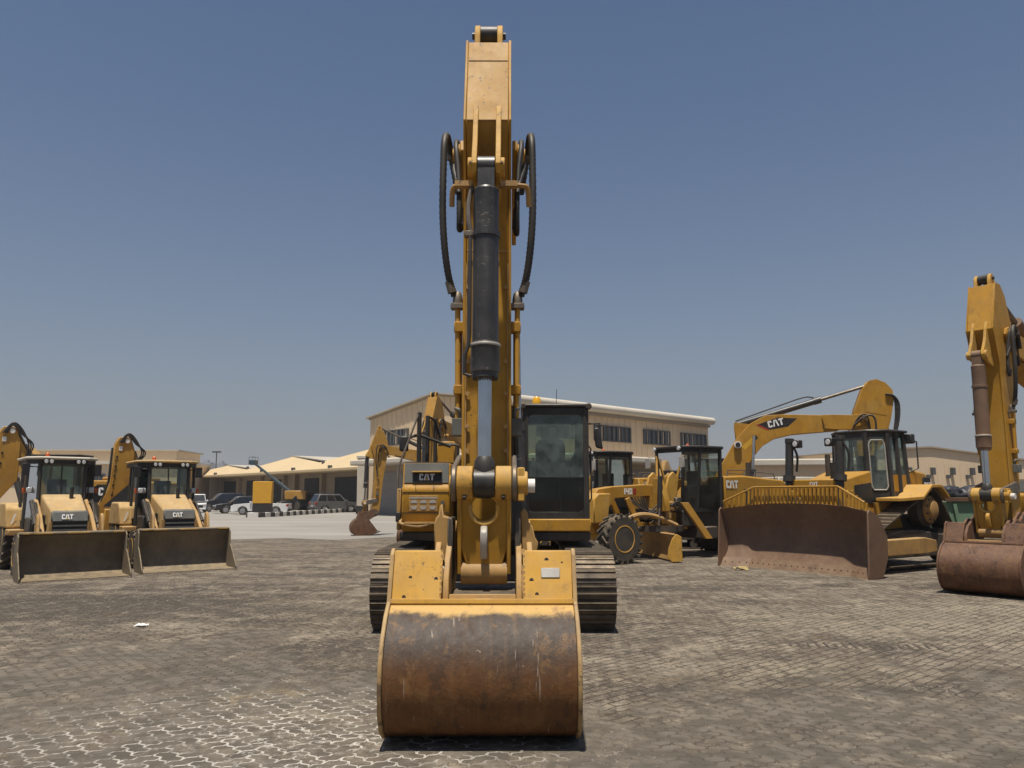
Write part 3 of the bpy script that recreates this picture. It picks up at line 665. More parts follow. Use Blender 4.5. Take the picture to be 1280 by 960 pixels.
    g_ = X(); g_.box(cx0 + .075, cx1 - .075, -cb - .03, -cb - .025, z0 + .92, z1 - .12); g_.build('rear_window', 'cab_glass_clear', cab)
    for xa in (cx0 + .02, cx1 - .026):
        g_ = X(); g_.box(xa, xa + .006, -cf + .115, -cb - .09, z0 + .45, z1 - .09); g_.build('side_window', 'cab_glass', cab)
    if hero:
        g_ = X(); xs = .88
        g_.box(xs - .26, xs + .26, -.95, -.40, 1.95, 2.10); g_.box(xs - .24, xs + .24, -.42, -.28, 2.05, 2.62)
        g_.front([(xs - .24, 2.62), (xs + .24, 2.62), (xs + .19, 2.70), (xs - .19, 2.70)], -.42, -.28); g_.front([(xs - .15, 2.70), (xs + .15, 2.70), (xs + .15, 2.90), (xs + .12, 2.93), (xs - .12, 2.93), (xs - .15, 2.90)], -.40, -.29)
        g_.build('seat', 'seat_fabric', cab, bevel=.03, seg=2)
        g_ = X()
        for sx in (-1, 1): g_.box(xs + sx*.33 - .06, xs + sx*.33 + .06, -1.05, -.40, 1.95, 2.20); g_.tube([(xs + sx*.30, -1.0, 2.2), (xs + sx*.30, -1.05, 2.38)], .02)
        g_.box(xs + .30, xs + .40, -1.2, -1.1, 2.1, 2.4); g_.build('console', 'console_plastic', cab, bevel=.01)
        g_ = X()
        for sx in (-1, 1):
            g_.box(xs + sx*.14 - .07, xs + sx*.14 + .07, -1.28, -1.08, 1.56, 1.60); g_.tube([(xs + sx*.12, -1.2, 1.58), (xs + sx*.08, -1.12, 2.06)], .014)
            g_.box(xs + sx*.24 - .08, xs + sx*.24 + .08, -1.30, -1.22, 1.54, 1.60)
        for i in range(3): g_.box(xs - .3 + i*.05, xs + .1 + i*.04, -1.22 + i*.1, -1.2 + i*.1, 1.72 + i*.09, 1.735 + i*.09)
        g_.build('pedals', 'pin_steel', cab)
        for sx, cxx in ((1, cx0), (-1, cx1)):
            g_ = X(); g_.lathe((cxx, -cf - .05, z1 + .02), (0, 1, 0), [(0, .035), (.012, .05), (.10, .05)], 14); g_.build('cab_lamp', 'dark_steel', cab)
        g_ = X(); g_.tube([(cx1, -cf + .05, 2.86), (cx1 + .16, -cf - .05, 2.86), (cx1 + .17, -cf - .06, 2.62)], .012); g_.build('mirror_arm', 'black_paint', cab)
        g_ = X(); g_.hexa([(cx1 + .09, -cf - .10, 2.50), (cx1 + .20, -cf - .10, 2.47), (cx1 + .21, -cf - .04, 2.47), (cx1 + .10, -cf - .04, 2.50)], [(cx1 + .06, -cf - .10, 2.79), (cx1 + .15, -cf - .10, 2.80), (cx1 + .16, -cf - .04, 2.80), (cx1 + .07, -cf - .04, 2.79)]); g_.build('mirror', 'black_trim', cab, bevel=.025, seg=2)
        g_ = X(); g_.lathe((.66, -.35, 3.16), (0, 0, 1), [(0, .05), (.12, .05), (.13, .075), (.21, .07), (.25, .04)], 16); g_.build('beacon', 'amber_lens', cab)
        X().tube([(1.02, .3, 3.1), (1.03, .3, 3.62)], .005, 6).build('aerial', 'black_trim', cab)
        g_ = X(); g_.tube([(cx1 + .01, -cf + .2, 1.7), (cx1 + .05, -cf + .2, 1.75), (cx1 + .05, -cf + .2, 2.5), (cx1 + .01, -cf + .2, 2.55)], .012); g_.build('door_handle', 'black_paint', cab)
        g_ = X(); g_.tube(curve([(cx1 - .42, -cf + .02, z0 + .05), (cx1 - .44, -cf + .015, z0 + .3), (cx1 - .46, -cf + .015, zs - .03)], 4), .008); g_.build('wiper', 'black_trim', cab)
    # boom
    up = [(-.2, .08), (-.08, .24), (.6, .74), (1.5, 1.32), (2.2, 1.60), (2.8, 1.62), (3.4, 1.36), (4.4, .82), (4.75, .62)]
    lo = [(4.75, .02), (4.3, .20), (3.3, .60), (2.7, .74), (2.2, .70), (1.7, .48), (.8, -.08), (.15, -.30), (-.1, -.22)]
    bm_ = X(); bm_.side([boom_pt(a, b, dboom) for a, b in up + lo], -.205, .205); boom = bm_.build('boom', yel, t, bevel=.012)
    f_ = [(4.5, .76), (4.8, .62), (5.4, .30), (CL + .06, .17), (CL + .17, .03), (CL + .14, -.10), (CL, -.17), (5.2, -.15), (4.6, .14), (4.35, .30)]
    for sx in (-1, 1):
        g_ = X(); a, b = (.236, .285) if sx > 0 else (-.285, -.236); g_.side([boom_pt(p, q, dboom) for p, q in f_], a, b)
        tip = boom_pt(CL, 0, dboom); g_.cyl((sx*.285, -tip[0], tip[1]), (sx*.345, -tip[0], tip[1]), .13, n=20)
        fk = g_.build('boom_fork', yel, t, bevel=.008); g_ = X(); g_.cyl((sx*.345, -tip[0], tip[1]), (sx*.365, -tip[0], tip[1]), .085, n=18); g_.build('pin_cap', 'yellow_dusty' if yel != 'yellow_far' else yel, fk)
    # boom cylinders
    for sx in (-1, 1):
        a = Vector((sx*.36, -2.06, 1.20)); b3 = boom_pt(2.1, 1.15, dboom); b = Vector((sx*.315, -b3[0], b3[1])); m_ = a.lerp(b, .52); g_ = X()
        g_.cyl(a, m_, .105, n=18); g_.cyl(m_, a.lerp(b, .56), .115, n=18); g_.cyl(a + Vector((-.06, 0, 0)), a + Vector((.06, 0, 0)), .13)
        bc = g_.build('boom_cylinder', blackcyl, t); g_ = X(); g_.cyl(a.lerp(b, .56), b, .052); g_.build('cylinder_rod', 'chrome', bc)
    if hero or decal:
        pass
    # stick (arm), built in the base pose and turned about the boom tip pin
    tip = boom_pt(CL, 0, dboom); dz = (tip[0]-BT[0], tip[1]-BT[1])
    def P(pts): return pose([(f + dz[0], z + dz[1]) for f, z in pts], tip, dstick)
    def P1(f, z): return P([(f, z)])[0]
    sk = [(5.86, 6.27), (6.20, 5.27), (6.13, 5.10), (5.98, 4.55), (5.96, 4.05), (5.97, 2.2), (6.03, 1.5), (5.98, 1.22), (5.85, 1.12), (5.72, 1.18), (5.62, 1.6), (5.48, 3.2), (5.26, 4.6), (5.20, 5.05), (5.22, 5.5), (5.42, 6.05), (5.62, 6.27)]
    if fat: sk = [(5.70, 6.55), (5.95, 6.62), (6.25, 6.50), (6.48, 6.25), (6.52, 5.9), (6.42, 5.2), (6.25, 4.5)] + sk[4:14] + [(5.26, 5.5), (5.5, 6.25)]
    s_ = X(); s_.side(P(sk), -.2, .2); stick = s_.build('stick', yel, t, bevel=.008)
    # flange plates standing proud of the stick's front face
    sp_ = [(5.955, 6.0), (6.205, 5.275), (6.145, 5.10), (6.0, 4.56), (5.985, 4.05), (5.995, 2.1), (6.06, 1.45), (5.99, 1.22), (5.85, 1.10), (5.71, 1.17), (5.60, 1.6), (5.46, 3.2), (5.245, 4.6), (5.185, 5.05), (5.21, 5.5), (5.41, 6.06), (5.62, 6.28), (5.87, 6.285)]
    if fat: sp_ = [(f + .012, z + .012) for f, z in sk]
    for sx in (-1, 1):
        g_ = X(); a, b = (.2, .225) if sx > 0 else (-.225, -.2); g_.side(P(sp_), a, b); g_.build('stick_side_plate', yel, stick, bevel=.004)
    if fat:
        for k in range(3): hose(t, 'hose', [(-.235 - .03*k, -q[0], q[1]) for q in P([(6.25, 6.1), (6.5, 6.05), (6.57 + .05*k, 5.8), (6.58 + .05*k, 5.3), (6.5 + .03*k, 4.7), (6.3, 4.0)])], .03, k=6)
        MB().side(P([(5.72, 6.30), (6.05, 6.40), (6.32, 6.05), (6.30, 5.35), (5.60, 5.45)]), -.232, -.226).build('stiffener_plate', yel, stick, bevel=.003)
    if hero:
        def weld(f0, z0_, f1, z1_, name, m_, r_=.006):
            p0_, p1_ = P1(f0, z0_), P1(f1, z1_); X().tube([(-.19, -p0_[0], p0_[1]), (.19, -p1_[0], p1_[1])], r_, 6).build(name, m_, stick)
        weld(5.947, 6.015, 5.947, 6.015, 'weld_seam', 'rust'); weld(6.20, 5.27, 6.20, 5.27, 'weld_seam', 'yellow_worn', .009); weld(5.99, 4.07, 5.99, 4.07, 'weld_seam', 'yellow_worn', .008)
        for sx in (-1, 1):
            pts = [P1(f, z) for f, z in ((5.99, 3.95), (5.975, 3.2), (5.99, 2.3), (6.045, 1.5))]
            X().tube(curve([(sx*.192, -f - .002, z) for f, z in pts], 8), .008, 6, .25).build('weld_bead', 'yellow_worn', stick)
            for f, z in ((6.47, 4.72), (5.85, 1.32)): q = P1(f, z); X().cyl((sx*.14, -q[0], q[1]), (sx*.14, -q[0] - .04, q[1]), .010, n=6).build('grease_nipple', 'pin_steel', stick)
    # stick cylinder lugs and barrel at the top
    tp = P1(5.72, 6.42)
    for sx in (-1, 1):
        g_ = X(); a, b = (.085, .14) if sx > 0 else (-.14, -.085); c0 = [(5.84, 6.10), (5.50, 6.12), (5.585, 6.36), (5.62, 6.46), (5.68, 6.52), (5.75, 6.52), (5.81, 6.46), (5.84, 6.36)]
        g_.side(P(c0), a, b); g_.build('cylinder_lug', dusty, stick, bevel=.006)
    g_ = X(); g_.cyl((-.083, -tp[0], tp[1]), (.083, -tp[0], tp[1]), .095, n=20); g_.cyl((-.17, -tp[0], tp[1]), (.17, -tp[0], tp[1]), .035); g_.build('rod_eye', 'black_paint', stick)
    if stickcyl:
        b3 = boom_pt(1.75, 1.78, dboom); a = Vector((0, -b3[0], b3[1])); b = Vector((0, -tp[0], tp[1])); m_ = a.lerp(b, .62); g_ = X()
        g_.cyl(a, m_, .11, n=18); g_.cyl(a.lerp(b, .60), a.lerp(b, .65), .125, n=18); g_.tube(curve([a + Vector((0, 0, .15)), a.lerp(b, .3) + Vector((0, 0, .22)), a.lerp(b, .52) + Vector((0, 0, .26)), a.lerp(b, .6) + Vector((0, 0, .14))], 5), .025)
        sc_ = g_.build('stick_cylinder', blackcyl, t); g_ = X(); g_.cyl(a.lerp(b, .65), b, .055); g_.build('cylinder_rod', 'pin_steel', sc_)
        g_ = X(); pp = [boom_pt(1.2, 1.12, dboom), boom_pt(1.5, 1.3, dboom), boom_pt(1.66, 1.72, dboom), boom_pt(1.75, 1.88, dboom), boom_pt(1.88, 1.80, dboom), boom_pt(2.2, 1.58, dboom)]
        for sx in (-1, 1): g_.side(pp, sx*.12 - .02, sx*.12 + .02)
        g_.build('cylinder_bracket', yel, boom)
    # bucket cylinder lugs
    cp = P1(6.40, 4.72)
    for sx in (-1, 1):
        g_ = X(); a, b = (.083, .130) if sx > 0 else (-.130, -.083); c0 = [(6.155, 5.44), (6.23, 5.29), (6.33, 5.02), (6.47, 4.80), (6.495, 4.72), (6.46, 4.64), (6.38, 4.61), (6.0, 4.50), (5.98, 4.6), (6.15, 5.1)]
        g_.side(P(c0), a, b); g_.cyl((sx*.125, -cp[0], cp[1]), (sx*.165, -cp[0], cp[1]), .085, n=18); g_.build('cylinder_lug', dusty, stick, bevel=.005)
    # bucket cylinder
    lp = P1(6.50, 1.90); a = Vector((0, -cp[0], cp[1])); b = Vector((0, -lp[0], lp[1])); dv = (b - a).normalized()
    g_ = X(); g_.cyl(a + Vector((-.075, 0, 0)), a + Vector((.075, 0, 0)), .095, n=20); g_.hexa(*[[(x, *(a + dv*h + Vector((0, y, 0)))[1:]) for x, y in ((-.075, -.085), (.075, -.085), (.075, .085), (-.075, .085))] for h in (.26, 0.)])
    prof = [(.20, .08), (.215, .108), (.235, .118), (.26, .114), (.62, .112), (.625, .126), (.67, .126), (.675, .114), (1.62, .114), (1.63, .128), (1.645, .130), (1.66, .124), (1.88, .124), (1.89, .112), (1.93, .112), (1.94, .085)]
    g_.lathe(a, dv, prof, 28); bc = g_.build('bucket_cylinder', blackcyl, t)
    rr = [(1.94, .058), (2.42, .058), (2.66, .058)]
    g_ = X(); g_.lathe(a, dv, rr, 22); g_.build('cylinder_rod', 'chrome', bc)
    g_ = X(); g_.lathe(a, dv, [(1.635, .131), (1.64, .134), (1.655, .134), (1.66, .131)], 28); g_.build('wiper_ring', 'silver_plate', bc)
    if hero:
        g_ = X()
        for k in range(12):
            th = k * math.pi / 6; c0 = a + dv * 1.895 + Vector((math.cos(th)*.095, math.sin(th)*.095, 0)); g_.cyl(c0, c0 + dv*.05, .014, n=6)
        g_.build('gland_bolts', 'dark_steel', bc)
        ln_ = [(-.155, .03, .35), (-.155, .0, .55), (-.135, -.05, .7), (-.135, -.05, 1.55), (-.145, -.05, 1.66), (-.175, -.05, 1.74), (-.175, -.05, 1.90), (-.12, -.05, 1.92)]
        g_ = X(); g_.tube([a + dv*h + Vector((x, y, 0)) for x, y, h in ln_], .017, 8); g_.build('steel_line', 'black_paint', bc)
        g_ = X(); g_.box(-.175, -.10, -a.y*-1 - .10, a.y + .02, a.z - .70, a.z - .63); 
        g_ = X(); q = a + dv*.645; g_.box(-.19, -.11, q.y - .06, q.y + .02, q.z - .025, q.z + .025); g_.build('line_clamp', 'pin_steel', bc, bevel=.006)
        q = a + dv*.17
        for sx, ext in ((-1, .30), (1, .37)):                       # bent guard arms beside the cylinder head
            g_ = X(); g_.tube(curve([(sx*.11, q.y + .02, q.z), (sx*(ext-.06), q.y + .02, q.z), (sx*ext, q.y + .05, q.z - .02), (sx*(ext + .015), q.y + .12, q.z - .16)], 5), .024, 8)
            g_.box(*sorted((sx*.13, sx*.28)), q.y - .03, q.y + .05, q.z - .02, q.z + .03); g_.build('line_guard', 'yellow_worn', bc)
        g_ = X(); g_.tube(curve([(-.13, q.y, q.z - .02), (-.155, q.y - .03, q.z - .2), (-.15, q.y - .05, q.z - .36), (-.13, q.y - .05, q.z - .47)], 5), .022); g_.build('steel_line', 'pin_steel', bc)
    # rod end, link pin, idler links and H link
    g_ = X(); g_.lathe(a, dv, [(2.60, .062), (2.64, .085), (2.70, .09), (2.85, .09)], 20); g_.cyl(b + Vector((-.085, 0, 0)), b + Vector((.085, 0, 0)), .125, n=22); g_.build('rod_eye', 'black_paint', bc)
    bl = P1(6.42, 1.17)
    for sx in (-1, 1):
        link_ = MB().cyl((sx*.095, -lp[0], lp[1]), (sx*.225, -lp[0], lp[1]), .145, n=26).build('link_boss', dusty, t, bevel=.006)
        g_ = X(); g_.cyl((sx*.16, -lp[0] - .10, lp[1] - .105), (sx*.16, -lp[0] - .12, lp[1] - .125), .018, n=10); g_.build('grease_hole', 'black_trim', link_)
    g_ = X()
    d0 = (Vector((0, -bl[0], bl[1])) - Vector((0, -lp[0], lp[1]))); L_ = d0.length; dn = d0.normalized(); nn = Vector((0, -1, 0)); nn = (nn - dn*nn.dot(dn)).normalized()
    O = Vector((0, -lp[0], lp[1]))
    def H(x, d_, n_): return O + Vector((x, 0, 0)) + dn*d_ + nn*n_
    # web with a round cut-out
    cx_, rad = .20, .105
    web = []; ws = .19
    ang = [i*math.pi*2/24 for i in range(24)]
    circ = [(rad*math.sin(t_), cx_ - rad*math.cos(t_)) for t_ in ang]                       # clockwise from the top
    def sq(t_):
        x, y = math.sin(t_), -math.cos(t_); k_ = min(ws/abs(x) if abs(x) > 1e-6 else 9, (.17 if y < 0 else (L_ - cx_ - .03))/abs(y) if abs(y) > 1e-6 else 9); return (x*k_, cx_ + y*k_)
    outer = [sq(t_) for t_ in ang]
    # corners need exact points: use extra angles at the corners instead of 24 even ones
    vsA = [H(x, y, .06) for x, y in circ] + [H(x, y, .06) for x, y in outer] + [H(x, y, -.02) for x, y in circ] + [H(x, y, -.02) for x, y in outer]
    F = []
    for i in range(24):
        j = (i+1) % 24; F += [(i, j, 24+j, 24+i), (48+j, 48+i, 72+i, 72+j), (i, 48+i, 48+j, j), (24+j, 72+j, 72+i, 24+i)]
    g_.add(vsA, F)
    for sx in (-1, 1):
        a_, b_ = sorted((sx*.185, sx*.222)); g_.hexa([H(x, d_, n_) for x, d_, n_ in ((a_, L_, .085), (b_, L_, .085), (b_, L_, -.10), (a_, L_, -.10))], [H(x, d_, n_) for x, d_, n_ in ((a_, 0.02, .085), (b_, 0.02, .085), (b_, .02, -.12), (a_, .02, -.12))])
    h_link = g_.build('power_link', yel, t, bevel=.006)
    g_ = X(); g_.tube([H(.115*math.sin(t_), cx_ + .01 - .118*math.cos(t_), .065) for t_ in [R(70 + i*12.2) for i in range(19)]], .018, 8); g_.build('cutout_rim', dusty, h_link)
    g_ = X(); g_.cyl(H(-.19, L_, 0), H(.19, L_, 0), .10, n=22); g_.build('lower_link_boss', 'yellow_worn', h_link)
    g_ = X(); q = [(.10, .34), (.16, .38), (.175, .44), (.16, .53), (.12, .60), (.06, .62), (.06, .34)]
    g_.add([H(-.028, d_, n_) for n_, d_ in q] + [H(.028, d_, n_) for n_, d_ in q], [tuple(range(7)), tuple(range(13, 6, -1))] + [(i, (i+1) % 7, (i+1) % 7 + 7, i+7) for i in range(7)])
    g_.build('lifting_eye', 'silver_plate' if hero else dusty, h_link, bevel=.008)
    ip = P1(5.84, 2.05)
    for sx in (-1, 1):
        g_ = X(); a_, b_ = sorted((sx*.229, sx*.272)); r1 = .15; pts = []
        th0 = math.atan2(lp[1]-ip[1], lp[0]-ip[0])
        for k in range(13): t_ = th0 - math.pi/2 + k*math.pi/12; pts.append((lp[0] + r1*math.cos(t_), lp[1] + r1*math.sin(t_)))
        for k in range(9): t_ = th0 + math.pi/2 + k*math.pi/8; pts.append((ip[0] + .12*math.cos(t_), ip[1] + .12*math.sin(t_)))
        g_.side(pts, a_, b_); g_.build('idler_link', 'pin_steel', t, bevel=.01)
        g_ = X(); g_.cyl((sx*.272, -lp[0], lp[1]), (sx*(.29 if sx < 0 else .36), -lp[0], lp[1]), .10 if sx > 0 else .07, n=20); 
        if sx > 0: g_.box(.275, .335, -lp[0] - .08, -lp[0] + .08, lp[1] - .145, lp[1] + .13)
        pc = g_.build('pin_collar', dusty, t, bevel=.008)
        if sx > 0: g_ = X(); g_.cyl((.36, -lp[0], lp[1] - .02), (.42, -lp[0], lp[1] - .02), .058, n=20); g_.build('pin_end', 'white_paint', pc)
    # bucket
    kp_ = P1(5.85, 1.32)
    W2 = bw / 2
    def PB(pts): return P(pts)
    wrap = [(6.88, 1.00), (7.06, .90), (7.20, .76), (7.275, .60), (7.285, .42), (7.25, .26), (7.16, .13), (7.02, .055), (6.80, .03), (6.4, .04), (5.9, .12)]
    inn = [(5.92, .15), (6.4, .075), (6.79, .066), (6.99, .09), (7.11, .155), (7.20, .275), (7.24, .42), (7.23, .585), (7.165, .73), (7.04, .86), (6.88, .96)]
    g_ = X(); g_.side(PB(wrap + inn), -W2, W2); bk = g_.build('bucket', bucket, t, bevel=.004, smooth=50)
    for sx in (-1, 1):
        prof_ = [(6.60, 1.36), (6.73, 1.385), (6.80, 1.34), (6.925, 1.0), (7.07, .915), (7.215, .77), (7.292, .605), (7.302, .42), (7.265, .25), (7.17, .117), (7.03, .04), (6.80, .014), (6.4, .022), (5.88, .10), (5.75, .30), (6.1, .75), (6.4, 1.15)]
        a_, b_ = sorted((sx*(W2 + .001), sx*(W2 + .032))); g_ = X(); g_.side(PB(prof_), a_, b_); g_.build('bucket_side_plate', bucket if bucket != 'bucket_worn' else 'bucket_edge', bk, bevel=.006)
    tdust = dusty if bucket == 'bucket_worn' else bucket
    for sx in (-1, 1):
        a_, b_ = sorted((sx*.315, sx*W2)); g_ = X(); g_.side(PB([(6.72, 1.37), (6.755, 1.365), (6.915, 1.0), (6.88, .98)]), a_, b_)
        pl_ = g_.build('top_plate', tdust, bk, bevel=.005)
        if hero:
            rg = random.Random(4 + sx); g_ = X()                       # lumps of caked dirt and a ragged inner edge
            for k in range(9):
                zz = 1.02 + k*.04; ww = rg.uniform(.004, .030); ff = 6.91 - (zz-1.0)*.44
                a2, b2 = sorted((sx*.33, sx*(.33 - ww))); g_.side([(ff + .002, zz), (ff - .03, zz), (ff - .03, zz + .04), (ff - .006, zz + .04)], a2, b2)
            g_.build('ragged_edge', 'yellow_worn', pl_)
    g_ = X(); g_.side(PB([(6.40, 1.02), (6.43, 1.04), (6.80, .97), (6.80, .93)]), -.257, .257); g_.build('hinge_plate', 'dark_steel', bk, bevel=.005); g_ = X(); g_.side(PB([(6.78, .965), (6.80, 1.04), (6.85, 1.045), (6.87, .97)]), -.257, .257); g_.build('hinge_bar', 'yellow_worn', bk, bevel=.006)  # plate coloured dark to give the shaded void between the ears
    g_ = X(); g_.side(PB([(6.86, 1.005), (6.925, 1.02), (6.935, .985), (6.90, .955)]), -W2, W2); g_.build('seam_bar', tdust, bk, bevel=.004)
    for sx in (-1, 1):
        for xo, nm in ((.262, 'bucket_ear'), (.35, 'bucket_ear')):
            a_, b_ = sorted((sx*xo, sx*(xo + .045))); g_ = X()
            ear = [(6.87, 1.0), (6.84, 1.16), (6.72, 1.30), (6.60, 1.36), (6.50, 1.42), (6.40, 1.44), (6.28, 1.40), (6.1, 1.50), (5.95, 1.58), (5.80, 1.54), (5.70, 1.40), (5.70, 1.25), (5.80, 1.14), (6.0, 1.05), (6.4, .80), (6.8, .6), (6.9, .7)]
            g_.side(PB(ear), a_, b_); e_ = g_.build(nm, 'yellow_worn' if bucket == 'bucket_worn' else bucket, bk, bevel=.006)
        q = PB([(6.42, 1.17)])[0]; X().cyl((sx*.262, -q[0], q[1]), (sx*.41, -q[0], q[1]), .08).build('bucket_pin', 'pin_steel', bk); X().cyl((sx*.262, -kp_[0], kp_[1]), (sx*.43, -kp_[0], kp_[1]), .09).build('bucket_pin', 'pin_steel', bk)
    if hero:
        for sx in (-1, 1):                                             # upright clamp blocks beside the stick foot
            g_ = X(); rg = random.Random(8 + sx); x0 = sx*.33 - (.05 if sx < 0 else .02); 
            pts = [(x0 - .03, 1.30), (x0 - .035, 1.56), (x0 - .02, 1.62), (x0 + .0, 1.635), (x0 + .012, 1.72), (x0 + .03, 1.73), (x0 + .045, 1.63), (x0 + .09, 1.62), (x0 + .10, 1.30)]
            if sx > 0: pts = [(x0 - .0, 1.28), (x0 - .01, 1.66), (x0 + .02, 1.70), (x0 + .05, 1.66), (x0 + .06, 1.58), (x0 + .09, 1.55), (x0 + .11, 1.46), (x0 + .135, 1.42), (x0 + .13, 1.30)]
            g_.front(pts, -6.50, -6.36); g_.build('pin_retainer', 'yellow_worn', bk, bevel=.01)
            g_ = X(); g_.box(*sorted((sx*.255, sx*.30)), -6.55, -6.2, 1.12, 1.62); g_.build('wear_plate', 'dark_steel', bk, bevel=.012)
        g_ = X(); g_.hexa([(.455, -6.85, 1.17), (.60, -6.85, 1.17), (.60, -6.82, 1.17), (.455, -6.82, 1.17)], [(.455, -6.819, 1.24), (.60, -6.819, 1.24), (.60, -6.79, 1.24), (.455, -6.79, 1.24)]); g_.build('serial_plate', 'silver_plate', bk, bevel=.003)
        g_ = X(); g_.hexa([(-.06, -6.868, 1.0), (.07, -6.868, 1.0), (.07, -6.84, 1.0), (-.06, -6.84, 1.0)], [(-.06, -6.845, 1.03), (.07, -6.845, 1.03), (.07, -6.82, 1.03), (-.06, -6.82, 1.03)]); g_.build('serial_plate', 'silver_plate', bk)
        rg = random.Random(5)
        g_ = X()
        for x, z in ((-.56, 1.17), (-.36, 1.16), (-.60, 1.03), (.38, 1.15), (.42, 1.05), (.5, 1.30), (.62, 1.28)):
            ff = 6.915 - (z - 1.0)*.44; g_.cyl((x, -ff + .02, z), (x, -ff - .003, z), rg.uniform(.008, .018), n=8)
        g_.build('bolt_holes', 'dark_steel', bk)
    # teeth along the cutting edge
    for i in range(5):
        x = -W2 + .12 + i*(bw - .24)/4; g_ = X(); q = PB([(5.95, .09), (5.95, .20), (5.80, .24), (5.55, .26), (5.55, .23), (5.80, .12)]); g_.side(q, x - .05, x + .05); g_.build('bucket_tooth', 'pin_steel', bk, bevel=.008)
    # auxiliary pipes, brackets and hoses on the stick
    for sx in (-1, 1):
        def S(f, z, x): q = P1(f, z); return (sx*x, -q[0], q[1])
        X().tube([S(5.80, 3.575, .285), S(5.79, 2.50, .275)], .026, 10).build('stick_pipe', yel if not hero else 'yellow_dusty', t)
        X().tube([S(5.70, 3.35, .262), S(5.70, 2.5, .262)], .018, 8).build('stick_pipe', 'yellow_worn', t)
        for z, h in ((3.38, .10), (2.78, .09)):
            g_ = X(); q0 = P1(5.84, z); q1 = P1(5.72, z); g_.box(*sorted((sx*.222, sx*.315)), -q0[0], -q1[0], min(q0[1], q1[1]) - h/2, max(q0[1], q1[1]) + h/2); g_.build('pipe_bracket', yel, t, bevel=.008)
        g_ = X(); q0 = P1(5.80, 3.60); g_.box(*sorted((sx*.225, sx*.35)), -q0[0] - .05, -q0[0] + .05, q0[1] - .045, q0[1] + .01); g_.lathe((sx*.285, -q0[0], q0[1]), (0, 0, 1), [(0, .05), (.05, .05), (.10, .04), (.13, .02)], 12); g_.build('hose_coupling', 'pin_steel', t, bevel=.006)
        g_ = X(); q0 = P1(5.79, 2.45); g_.box(*sorted((sx*.225, sx*.325)), -q0[0] - .07, -q0[0] + .09, q0[1] - .10, q0[1] + .06); g_.tube([(sx*.25, -q0[0] - .02, q0[1] + .06), (sx*.26, -q0[0] - .05, q0[1] + .14), (sx*.30, -q0[0], q0[1] + .16)], .018); g_.build('valve_block', 'grey_panel', t, bevel=.01)
        if sx not in sides: continue
        # large outer hose, loops from the boom tip down to the coupling
        hose(t, 'hose', [S(5.2, 4.95, .33), S(5.45, 5.20, .38), S(5.72, 5.33, .41), S(5.86, 5.22, .425), S(5.90, 4.95, .43), S(5.92, 4.5, .43), S(5.90, 4.15, .41), S(5.86, 3.86, .37), S(5.81, 3.68, .315)], .032, k=14, rib=.16)
        for f, z, x, up_ in ((5.83, 3.76, .338, 1), (5.50, 5.24, .388, 0)):
            c0_ = S(f, z, x); X().cyl((c0_[0], c0_[1], c0_[2] - .05), (c0_[0] + sx*.03*up_, c0_[1] - .01, c0_[2] + .06), .041, n=12).build('hose_ferrule', 'pin_steel', t)
        hose(t, 'hose', [S(5.1, 4.6, .26), S(5.3, 5.15, .30), S(5.52, 5.36, .325), S(5.66, 5.25, .325), S(5.72, 5.0, .30), S(5.76, 4.75, .285), S(5.78, 4.5, .28), S(5.74, 4.33 if sx > 0 else 4.37, .28), S(5.6, 4.45, .26)], .026, k=10)
        hose(t, 'hose', [S(5.45, 5.28, .36), S(5.62, 5.05, .35), S(5.74, 4.86, .31), S(5.80, 4.72, .285)], .022, k=6)
    if hero:
        # bolts and small bosses on the stick's flanks
        for sx in (-1, 1):
            for z in (3.72, 3.02, 2.72, 2.42, 2.2):
                g_ = X(); q0 = P1(5.985, z); g_.cyl((sx*.175, -q0[0], q0[1]), (sx*.175, -q0[0] - .02, q0[1]), .022, n=8); g_.build('stick_bolt', 'yellow_worn', stick)
        # hoses across the boom foot
        for sx in (-1, 1):
            for k in range(3): hose(t, 'hose', [(sx*(.10 + k*.07), -1.3, 1.75), (sx*(.16 + k*.07), -1.8, 1.9 + k*.05), (sx*(.22 + k*.04), -2.2, 2.5), (sx*.24, -2.6, 3.0)], .022, k=6, rib=0)
        for sx in (-1, 1):
            g_ = X(); g_.box(*sorted((sx*.22, sx*.42)), -2.25, -1.9, 1.28, 2.0); g_.build('swing_bracket', 'black_paint', t, bevel=.02)  # bracket kept black, deep shade of the boom foot put into its colour
    return t
m_ = pm('bucket_edge', (.42, .27, .10), (.30, .19, .085), scale=6, rough=.65, dust=.4, wear=.55, wearc=(.12, .07, .04), wscale=9, streak=.3)
hero = excavator('excavator', 'large yellow excavator facing the camera in the centre, its worn bucket nearest', (-.256, 13.0, 0), .004, 'excavators parked in the yard', hero=True)
# ------------------------------------------------------------------ further excavators
GX = 'excavators parked in the yard'
ex_f = excavator('excavator', 'excavator with brown bucket at the right edge, its boom leaving the frame', (13.75, 18.5, 0), R(-51.5), GX, scale=.95, sides=(1,), bw=1.2, bucket='bucket_brown', yel='yellow_paint', blackcyl='ram_brown'); ex_f.scale = (1.10, .95, .95)
excavator('excavator', 'smallest excavator, left of the centre one, its brown bucket on the pale road', (-1.95, 37.2, 0), R(-74), GX, scale=.77, bucket='bucket_brown', yel='yellow_far', bw=1.1)
excavator('excavator', 'excavator mostly hidden behind the centre one, only its stick showing', (-.78, 32.35, 0), R(-25), GX, scale=.85, bucket='bucket_brown', yel='yellow_far')
ex_d = excavator('excavator', 'excavator with lettered boom arching over the grader and bulldozer', (6.45, 28.3, 0), R(79), GX, bucket='bucket_brown', yel='yellow_paint', dboom=-.155, dstick=-.06, fat=True)
